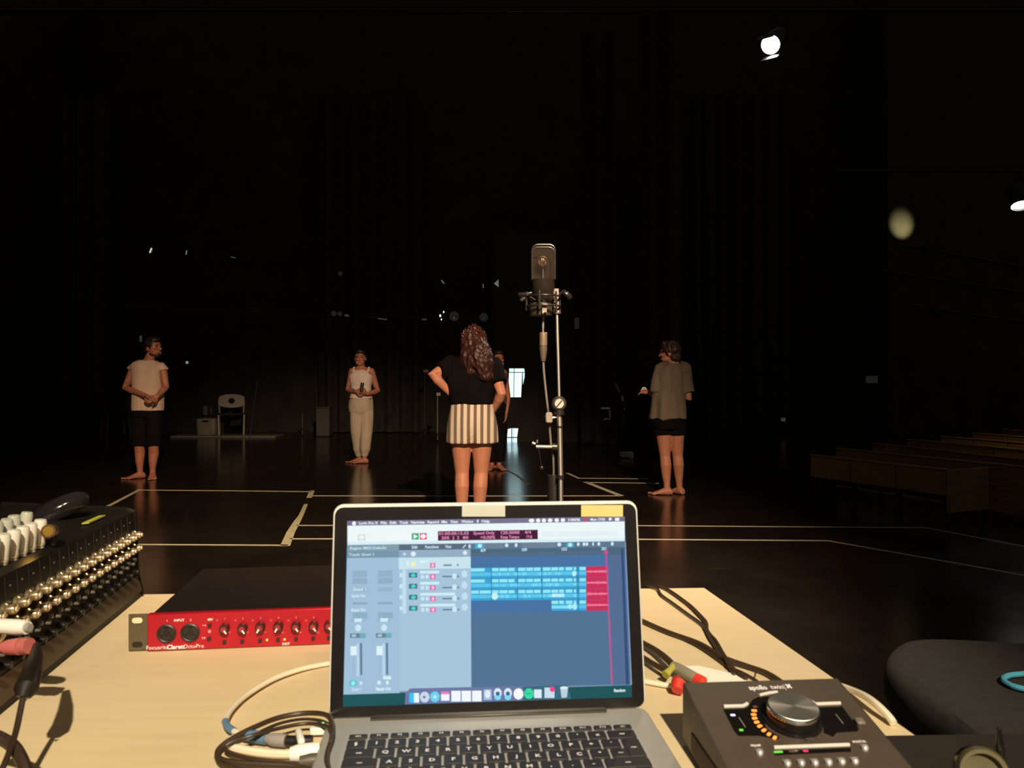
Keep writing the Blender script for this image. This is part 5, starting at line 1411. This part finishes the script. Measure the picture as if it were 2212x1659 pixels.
# low board
b0 = on_z(372, 945, 0); b1 = on_z(585, 948, 0)
single('low_platform', MB().box(b0.x, b1.x, b0.y - .1, b0.y + .55, 0, .042, .006), M('board_grey', (.20, .185, .16), .6, var=.15, scale=5), 'long low pale board on the floor under the oval-backed chair', 'platform')
def oval_chair(px, py, D, label, mat, rz=0.0, zb=.0):
    c = at(px, py, D); s = D / F
    t = thing('chair', label, 'chair', (c.x, D, zb), 'oval-backed chairs at the far left')
    Rm = Matrix.Translation((c.x, D, zb)) @ Matrix.Rotation(rz, 4, 'Z')
    hole = []; outer = []
    n = 32
    for k in range(n):
        a = 2 * math.pi * k / n
        ox = .26 * math.copysign(min(1, abs(math.cos(a)) * 1.25), math.cos(a)); oz = .145 * math.sin(a) * (1 if abs(math.cos(a)) < .8 else .82)
        outer.append((ox, oz)); hole.append((.065 * math.cos(a), .06 * math.sin(a)))
    vs = []; fs = []
    for yv in (-.012, .012):
        vs += [Rm @ Vector((x, .20 + yv + .02, .70 + z)) for x, z in outer] + [Rm @ Vector((x, .20 + yv + .02, .70 + z)) for x, z in hole]
    for k in range(n):
        j = (k + 1) % n
        fs += [(k, j, n + j, n + k), (2 * n + k, 3 * n + k, 3 * n + j, 2 * n + j), (k, 2 * n + k, 2 * n + j, j), (n + k, n + j, 3 * n + j, 3 * n + k)]
    mb = MB(); mb.add(vs, fs); part('backrest', mb, mat, t)
    for s_ in (-1, 1):
        part('upright', MB().tube([Rm @ Vector((s_ * .255, .22, .70)), Rm @ Vector((s_ * .235, .20, .44))], .016, 10), mat, t)
        part('leg', MB().tube([Rm @ Vector((s_ * .25, -.20, .42)), Rm @ Vector((s_ * .24, -.24, 0))], .020, 10), mat, t)
        part('leg', MB().tube([Rm @ Vector((s_ * .24, .20, .44)), Rm @ Vector((s_ * .24, .24, 0))], .018, 10), mat, t)
    part('seat', MB().rrect(-.25, .25, -.23, .22, .05, .415, .445, Rm, .008), M('seat_black', (.02, .018, .016), .7), t)
    return t
oval_chair(500, 905, gd(945) + .25, 'pale chair with an oval backrest pierced by a round hole', M('oval_pale', (.46, .42, .34), .55), R(19), .043)
oval_chair(250, 905, gd(940) + .3, 'dim pale chair behind the person in the cream top', dim, R(-50))  # white chair in darkened grey, its dim lighting put into the colour
# bin and cup
c = on_z(445, 944, 0); D = c.y + .12
t = thing('storage_bin', 'cream storage bin with a handle slot left of the oval chair', 'bin', (c.x, D, .043))
bm_ = M('bin_cream', (.26, .235, .19), .5)
mb = MB(); rg = []
for z, w_, d_ in ((.0, .19, .14), (.02, .20, .15), (.30, .215, .16), (.335, .20, .15), (.355, .12, .10)):
    rg.append([Vector((c.x + w_ * math.copysign(abs(math.cos(a)) ** .4, math.cos(a)), D + d_ * math.copysign(abs(math.sin(a)) ** .4, math.sin(a)), .043 + z)) for a in [2 * math.pi * k / 32 for k in range(32)]])
part('tub', mb.loft(rg), bm_, t)
part('handle_slot', MB().rrect(-.07, .07, -.016, .016, .012, 0, .006, aimM((c.x, D - .162, .043 + .285), (0, -1, .04))), black, t)
single('dark_crate', MB().box(c.x - .30, c.x + .12, D + .55, D + .95, 0, .40, .01).box(c.x - .32, c.x + .14, D + .53, D + .97, .40, .43, .006), M('crate_black', (.02, .018, .016), .6), 'black crate behind the cream bin', 'crate')
cu_ = at(432, 897, D + .40)
t = single('plastic_cup', MB().lathe([(.055, 0), (.068, .19), (.062, .19), (.050, .006), (0, .006)], Matrix.Translation((cu_.x, D + .70, .431)), 18), M('cup_grey', (.16, .15, .15), .4), 'tall grey cup standing on the black crate', 'cup')
cu_ = at(387, 890, D + .40)
single('green_bottle', MB().lathe([(.034, 0), (.036, .02), (.036, .13), (.014, .17), (.014, .20), (0, .20)], Matrix.Translation((c.x - .25, D + .80, .431)), 16), M('bottle_green', (.05, .07, .035), .3), 'small dim green bottle on the black crate', 'bottle')
# lectern
c = on_z(697, 944, 0)
t = thing('lectern', 'dim grey lectern box left of the person in cream trousers', 'lectern', (c.x, c.y + .16, 0))
part('body', MB().box(c.x - .14, c.x + .14, c.y, c.y + .3, .02, .60, .01), M('lectern_grey', (.085, .078, .068), .6), t)
part('top_board', MB().box(c.x - .155, c.x + .155, c.y - .02, c.y + .32, .60, .625, .006), M('lectern_grey', (0, 0, 0)), t)
part('plinth', MB().box(c.x - .13, c.x + .13, c.y + .01, c.y + .29, 0, .02), black, t)
# pale draped cloth
c = on_z(205, 931, 0); mb = MB(); rg = []
for z, w_ in ((0, .14), (.1, .12), (.4, .09), (.7, .085), (.86, .09), (.92, .06), (.94, .02)):
    rg.append([Vector((c.x + .05 * z + w_ * math.cos(a) * (1 + .12 * math.sin(5 * a)), c.y + .7 * w_ * math.sin(a), z)) for a in [2 * math.pi * k / 30 for k in range(30)]])
single('draped_cloth', mb.loft(rg), M('cloth_dim', (.085, .080, .070), .9, var=.2), 'dim pale cloth draped over a stand at the far left', 'cloth')  # pale cloth darkened in colour for the weak light there
c = on_z(256, 938, 0)
t = thing('side_table', 'dark low table with a pale edge behind the person in the cream top', 'table', (c.x, c.y, 0))
part('top', MB().box(c.x - .26, c.x + .26, c.y + .55, c.y + .95, .46, .50, .005), dim, t)
for sx_ in (-1, 1):
    for sy_ in (.60, .90): part('leg', MB().box(c.x + sx_ * .23 - .015, c.x + sx_ * .23 + .015, c.y + sy_ - .015, c.y + sy_ + .015, 0, .46, .003), black, t)
# thin stands
def thin_stand(px, top, bot, bracket, label, r=.010, mat=None):
    c = on_z(px, bot, 0); D = c.y; zt = HC - (top - CY) / F * D
    t = thing('light_stand', label, 'stand', (c.x, D, 0), 'thin stands behind the dancers')
    m_ = mat or M('stand_grey', (.20, .185, .17), .4, .6)
    part('pole', MB().tube([(c.x, D, .06), (c.x, D, zt)], r, 8), m_, t)
    for a in (30, 150, 270):
        part('leg', MB().tube([(c.x, D, .18), (c.x + .28 * math.cos(R(a)), D + .28 * math.sin(R(a)), .01)], .008, 6), blackmetal, t)
    if bracket:
        part('bracket', MB().box(c.x - .02, c.x + bracket, D - .025, D + .025, zt - .02, zt + .045, .004), m_, t)
thin_stand(917, 803, 946, .09, 'thin tall stand with a small bracket left of the striped shorts', .005)
thin_stand(945, 853, 957, .06, 'shorter thin stand with a hooked top beside the striped shorts', .011, M('stand_pale', (.38, .36, .33), .4, .3))
thin_stand(653, 893, 944, 0, 'short thin stand between the chair and the person in cream trousers', .007)
a = on_z(540, 946, 0); D = a.y
single('leaning_pole', MB().tube([Vector((a.x, D, .004)), at(556, 820, D)], .010, 8), M('pole_dim', (.05, .045, .04), .5), 'thin dim pole leaning right of the oval-backed chair', 'pole')
# gooseneck lamp stand and pale box right of the microphone
c = on_z(1340, 990, 0); D = c.y
t = thing('gooseneck_stand', 'black stand with a gooseneck microphone between the windows and the person at right', 'stand', (c.x, D + .1, 0))
part('pole', MB().tube([(c.x + .02, D + .1, .02), at(1346, 868, D + .1)], .011, 8), blackmetal, t)
part('base', MB().lathe([(.15, 0), (.15, .015), (.03, .03)], Matrix.Translation((c.x + .02, D + .1, 0)), 24), blackmetal, t)
part('gooseneck', MB().tube([at(1346, 868, D + .1), at(1344, 855, D + .1), at(1338, 846, D + .1)], .008, 8), blackmetal, t)
part('lamp_head', MB().tube([at(1338, 846, D + .1), at(1330, 831, D + .1)], [.014, .020], 12, True), dim, t)
part('collar', MB().tube([at(1344, 855, D + .09), at(1345, 866, D + .09)], .020, 12), M('collar_silver', (.42, .40, .38), .3, .8), t)
part('tray', MB().box(at(1299, 0, D).x, at(1318, 0, D).x, D, D + .2, at(0, 884, D).z, at(0, 880, D).z, .003), M('tray_grey', (.20, .19, .175), .5), t)
part('tray_arm', MB().tube([at(1316, 882, D + .1), at(1347, 884, D + .1)], .007, 8), blackmetal, t)
part('bead', MB().ell(at(1349, 884, D + .08), (.012, .012, .016)), chrome, t)
part('cable_coil', MB().tube([at(1304, 907, D + .05), at(1310, 904, D + .05), at(1316, 907, D + .05), at(1318, 901, D + .05), at(1316, 884, D + .08)], .012, 8), dim, t)
b0 = on_z(1341, 990, 0); b1 = on_z(1368, 990, 0)
t = thing('small_box', 'small pale box on the floor left of the person at right', 'box', ((b0.x + b1.x) / 2, b0.y + .08, 0))
part('carton', MB().box(b0.x, b1.x, b0.y, b0.y + .16, 0, .075, .004), M('carton_grey', (.66, .61, .54), .6), t)
part('lid', MB().box(b0.x - .004, b1.x + .004, b0.y - .004, b0.y + .164, .075, .085, .003), M('carton_lid', (.72, .67, .60), .6), t)
# signs on the walls
def sign(px0, py0, px1, py1, D, label, mat, name='wall_sign'):
    a = at(px0, py1, D); b = at(px1, py0, D)
    t = thing(name, label, 'sign', a)
    part('plate', MB().box(a.x, b.x, D - .03, D, a.z, b.z, .006), mat, t)
    part('frame', MB().tube([(a.x, D - .032, a.z), (b.x, D - .032, a.z), (b.x, D - .032, b.z), (a.x, D - .032, b.z), (a.x, D - .032, a.z)], .006, 6), black, t)
sg = M('sign_grey', (.10, .098, .09), .5, emis=(.10, .10, .09), estr=.09)  # unlit sign, its brightness put into a faint glow
sign(1240, 686, 1251.5, 711, 14.99, 'small upright grey sign right of the microphone', sg)
sign(1869, 812, 1895, 828, 16.99 if False else 17.35, 'small grey sign on the wall above the wooden seats', sg)
sign(1686, 902, 1696, 910.5, 17.2, 'tiny pale plate low on the dark wall right of the person at right', M('plate_pale', (.3, .28, .25), .5, emis=(.3, .28, .24), estr=.10))  # plate glow stands in for light falling on it
sign(302, 725, 308, 739, 17.4, 'tiny upright pale plate above the head of the person in the cream top', M('plate_pale', (0, 0, 0)))

# ---------------------------------------------------------------- stage lights
lens_lit = M('lit_lens', (.9, .85, .7), .3, emis=(1.0, .93, .78), estr=14.0)
lens_dim = M('dim_lens', (.05, .05, .048), .15, emis=(.25, .25, .24), estr=.04)
lens_mid = M('mid_lens', (.3, .3, .28), .15, emis=(.7, .72, .70), estr=.28)
TOPS = []
HY, HZ = 15.70, 4.05
def zlow(x):
    px = x / 15.7 * F + CX
    return HC - ((677 + (px - 600) * .045 if px < 760 else 684.5 + (px - 760) * .018) - CY) / F * 15.7
def stage_light(px, py, D, aim, r, label, lens, ln=.30, group='stage lights in the dark', shutter=None, hang=0, name='stage_light'):
    p = at(px, py, D); m_ = aimM(p, Vector(aim))
    t = thing(name, label, 'stage light', p, group)
    part('housing', MB().lathe([(r * .55, -ln), (r * .9, -ln * .9), (r * 1.02, -ln * .4), (r * 1.08, .0), (r * 1.08, .03), (r * 1.0, .03), (r * 1.0, -.005), (r * .5, -.02)], m_, 24), blackmetal, t)
    part('lens', MB().lathe([(r * .98, -.004), (r * .7, .008), (0, .014)], m_, 24), lens, t)
    yk = []
    for k in range(13):
        a = math.pi * k / 12; yk.append(m_ @ Vector((0, 0, -ln * .4)) + Vector((-(r * 1.35) * math.cos(a), 0, r * 2.0 * math.sin(a) ** .6)))
    part('yoke', MB().tube(yk, .010, 6), blackmetal, t)
    top = yk[6]
    part('clamp', MB().box(top.x - .03, top.x + .03, top.y - .03, top.y + .03, top.z, top.z + .10, .006), blackmetal, t)
    if hang: part('hanger', MB().tube([top + Vector((0, 0, .08)), Vector((top.x, HY, HZ if hang == 1 else zlow(top.x)))], .008, 6), blackmetal, t)
    TOPS.append(top + Vector((0, 0, .10)))
    if shutter:
        for a in shutter:
            q = m_ @ Matrix.Rotation(R(a), 4, 'Z')
            part('barn_door', MB().box(-r * .9, r * .9, r * 1.05, r * 1.08 + .004, .02, .02 + r * 1.5, .001, q @ Matrix.Translation((0, 0, 0)) ), blackmetal, t)
    return t
cam_dir = lambda px, py, D: (Vector((0, 0, HC)) - at(px, py, D))
main = stage_light(1666, 95, 9.0, cam_dir(1666, 95, 9) + Vector((-3.4, 1.0, -3.6)), .108, 'brightly lit round stage lamp hanging at the upper right', lens_lit, .34, shutter=(0, 180))
part('lens_bar', MB().tube([main.matrix_world @ Vector((0, 0, 0)) + at(1653, 96, 8.92), at(1660, 104, 8.90), at(1672, 107, 8.90)], .003, 6), grey, main)
pp = at(1666, 60, 9.0)
tq = TOPS[-1]
single('lighting_pipe', MB().tube([(-10, tq.y, tq.z + .022), (9.5, tq.y, tq.z + .022)], .024, 10), blackmetal, 'black pipe carrying the lit lamp near the top of the picture', 'pipe', 'black lighting pipes')
stage_light(2206, 441, 12.0, Vector((-.3, -1.0, -2.6)), .14, 'lit lamp cut off by the right edge of the picture', lens_lit, .30)
tq = TOPS[-1]
single('lighting_pipe', MB().tube([(5.0, tq.y, tq.z + .022), (10.5, tq.y, tq.z + .022)], .024, 10), blackmetal, 'black pipe carrying the lamp at the right edge', 'pipe', 'black lighting pipes')
# pool of light on the wall corner, from a small lamp added to throw it
wq = at(1948, 489, 17)
spot('wall_pool_light', (wq.x + .05, 16.2, wq.z - .55), (wq.x, 17.0, wq.z), 170, 34, 1.0, (1.0, .90, .45), .03)
single('added_wall_lamp', MB().lathe([(.03, -.10), (.05, -.08), (.055, .0), (.045, .0), (.04, -.05), (0, -.05)], aimM((wq.x + .05, 16.17, wq.z - .58), (-.05, .8, .55)), 18).tube([(wq.x + .05, 16.15, wq.z - .61), (wq.x + .05, 16.4, wq.z - .9), (wq.x + .05, 17.0, wq.z - .9)], .012, 6), blackmetal, 'small black lamp added below the pool of light on the right wall', 'lamp')
# pipe with fixtures across the back
z_ = HC + (CY - 690) / F * 15.6
single('lighting_pipe', MB().tube([Vector(((x - CX) / F * 15.7, 15.7, zlow((x - CX) / F * 15.7))) for x in (23, 600, 680, 759.9, 760.1, 950, 1060)], .018, 10), M('pipe_dim', (.05, .046, .042), .45), 'dim low lighting pipe crossing behind the dancers', 'pipe', 'black lighting pipes')
single('lighting_pipe', MB().tube([(-10, HY, HZ), ((1060 - CX) / F * 15.7, HY, HZ)], .02, 10), blackmetal, 'black upper lighting pipe from which the small far lamps hang', 'pipe', 'black lighting pipes')
for px, py, ln_, r_, lab in ((721, 677, lens_dim, .055, 'left of two square dim lamps on the low pipe'), (734, 678, lens_dim, .050, 'right of two square dim lamps on the low pipe'),
                          (981, 683, lens_dim, .10, 'lamp with glinting lens above the curly-haired person'), (1045, 685, lens_dim, .085, 'faint round lamp right above the auburn hair'),
                          (404, 783, lens_mid, .030, 'tiny pale round lamp right of the person in the cream top'), (735, 591, lens_dim, .045, 'faint lamp high above the person in cream trousers')):
    stage_light(px, py, 15.4, cam_dir(px, py, 15.4) + Vector((.6, 0, 0)), r_, lab, ln_, .2, hang=2 if 650 < py < 720 else 1)
def glint(pts, D, r_, label, lens):
    P = [at(x, y, D) for x, y in pts]
    t = thing('strip_lamp', label, 'stage light', P[0], 'stage lights in the dark')
    part('lens', MB().tube(P, r_, 8, True), lens, t)
    m_ = (P[0] + P[-1]) / 2
    part('housing', MB().box(m_.x - .07, m_.x + .07, D + r_ * 1.2, D + .22, m_.z - .11, m_.z + .11, .01), blackmetal, t)
    zt = zlow(m_.x) if 650 < pts[0][1] < 720 else HZ
    part('hanger', MB().tube([m_ + Vector((0, .15, 0)), Vector((m_.x, HY, zt)), Vector((m_.x, HY, zt + .03))], .008, 6), blackmetal, t)
lens_y = M('yellowish_lens', (.6, .6, .4), .3, emis=(.60, .62, .42), estr=.95)
lens_f = M('faint_lens', (.3, .3, .28), .3, emis=(.5, .5, .46), estr=.30)
lens_w = M('white_pilot', (.9, .9, .9), .3, emis=(1, .9, .9), estr=2.0)
glint([(324, 545), (327, 537)], 15.5, .016, 'small slanted bright lamp at the upper left', lens_y)
glint([(402, 549), (403, 542)], 15.5, .012, 'fainter slanted lamp right of the upper left one', lens_f)
glint([(499, 555), (508, 557)], 15.5, .012, 'very faint flat lamp above the oval-backed chair', M('very_faint_lens', (.2, .2, .18), .3, emis=(.4, .4, .36), estr=.08))
glint([(954, 606), (959, 612)], 15.5, .010, 'faint slanted lamp high above the auburn hair', lens_f)
glint([(1043.5, 614), (1044, 621)], 15.5, .008, 'faint thin lamp left of the triangular reflector', lens_f)
glint([(746, 681), (752, 682)], 15.3, .020, 'flat dim lamp right of the two square lamps', M('very_faint_lens', (0, 0, 0)))
glint([(817, 688), (835, 690)], 15.3, .012, 'long dim lamp in the middle of the low pipe', M('very_faint_lens', (0, 0, 0)))
glint([(912, 690), (920, 690)], 15.3, .014, 'short dim lamp on the low pipe left of the pilot lights', M('very_faint_lens', (0, 0, 0)))
# pilot lights of one fixture
P = at(953, 682, 15.2)
t = thing('control_box', 'black control box with three tiny bright pilot lights', 'control box', P)
part('case', MB().box(P.x - .12, P.x + .12, P.y + .01, P.y + .2, P.z - .12, P.z + .12, .01), blackmetal, t)
for x, y, r_ in ((951, 682, .020), (958.5, 674, .015), (953.5, 690, .012)):
    part('pilot_light', MB().ell(at(x, y, 15.2), (r_ * .8, .012, r_ * 1.4)), lens_w, t)
part('hanger', MB().tube([P + Vector((0, .1, 0)), Vector((P.x, HY, zlow(P.x)))], .01, 6), blackmetal, t)
for x, y in ((979, 681), (982.5, 681), (992, 684)):
    pass
# triangular reflector
P = [at(x, y, 14.92) for x, y in ((1068, 612), (1077, 603), (1077, 619))]
t = thing('reflector', 'small pale triangular reflector left of the microphone', 'reflector', P[0])
part('plate', MB().poly(P, .02), M('reflector_grey', (.2, .22, .21), .4, emis=(.5, .55, .52), estr=.22), t, smooth=False)  # reflected light given to the plate as a glow of its own
part('hanger', MB().tube([P[1], Vector((P[1].x, 15.0, P[1].z))], .008, 6), blackmetal, t)
part('edge_glint', MB().tube([P[0], at(1077, 619, 14.90)], .010, 6), lens_f, t)  # glint along the plate edge, drawn as a glowing strip
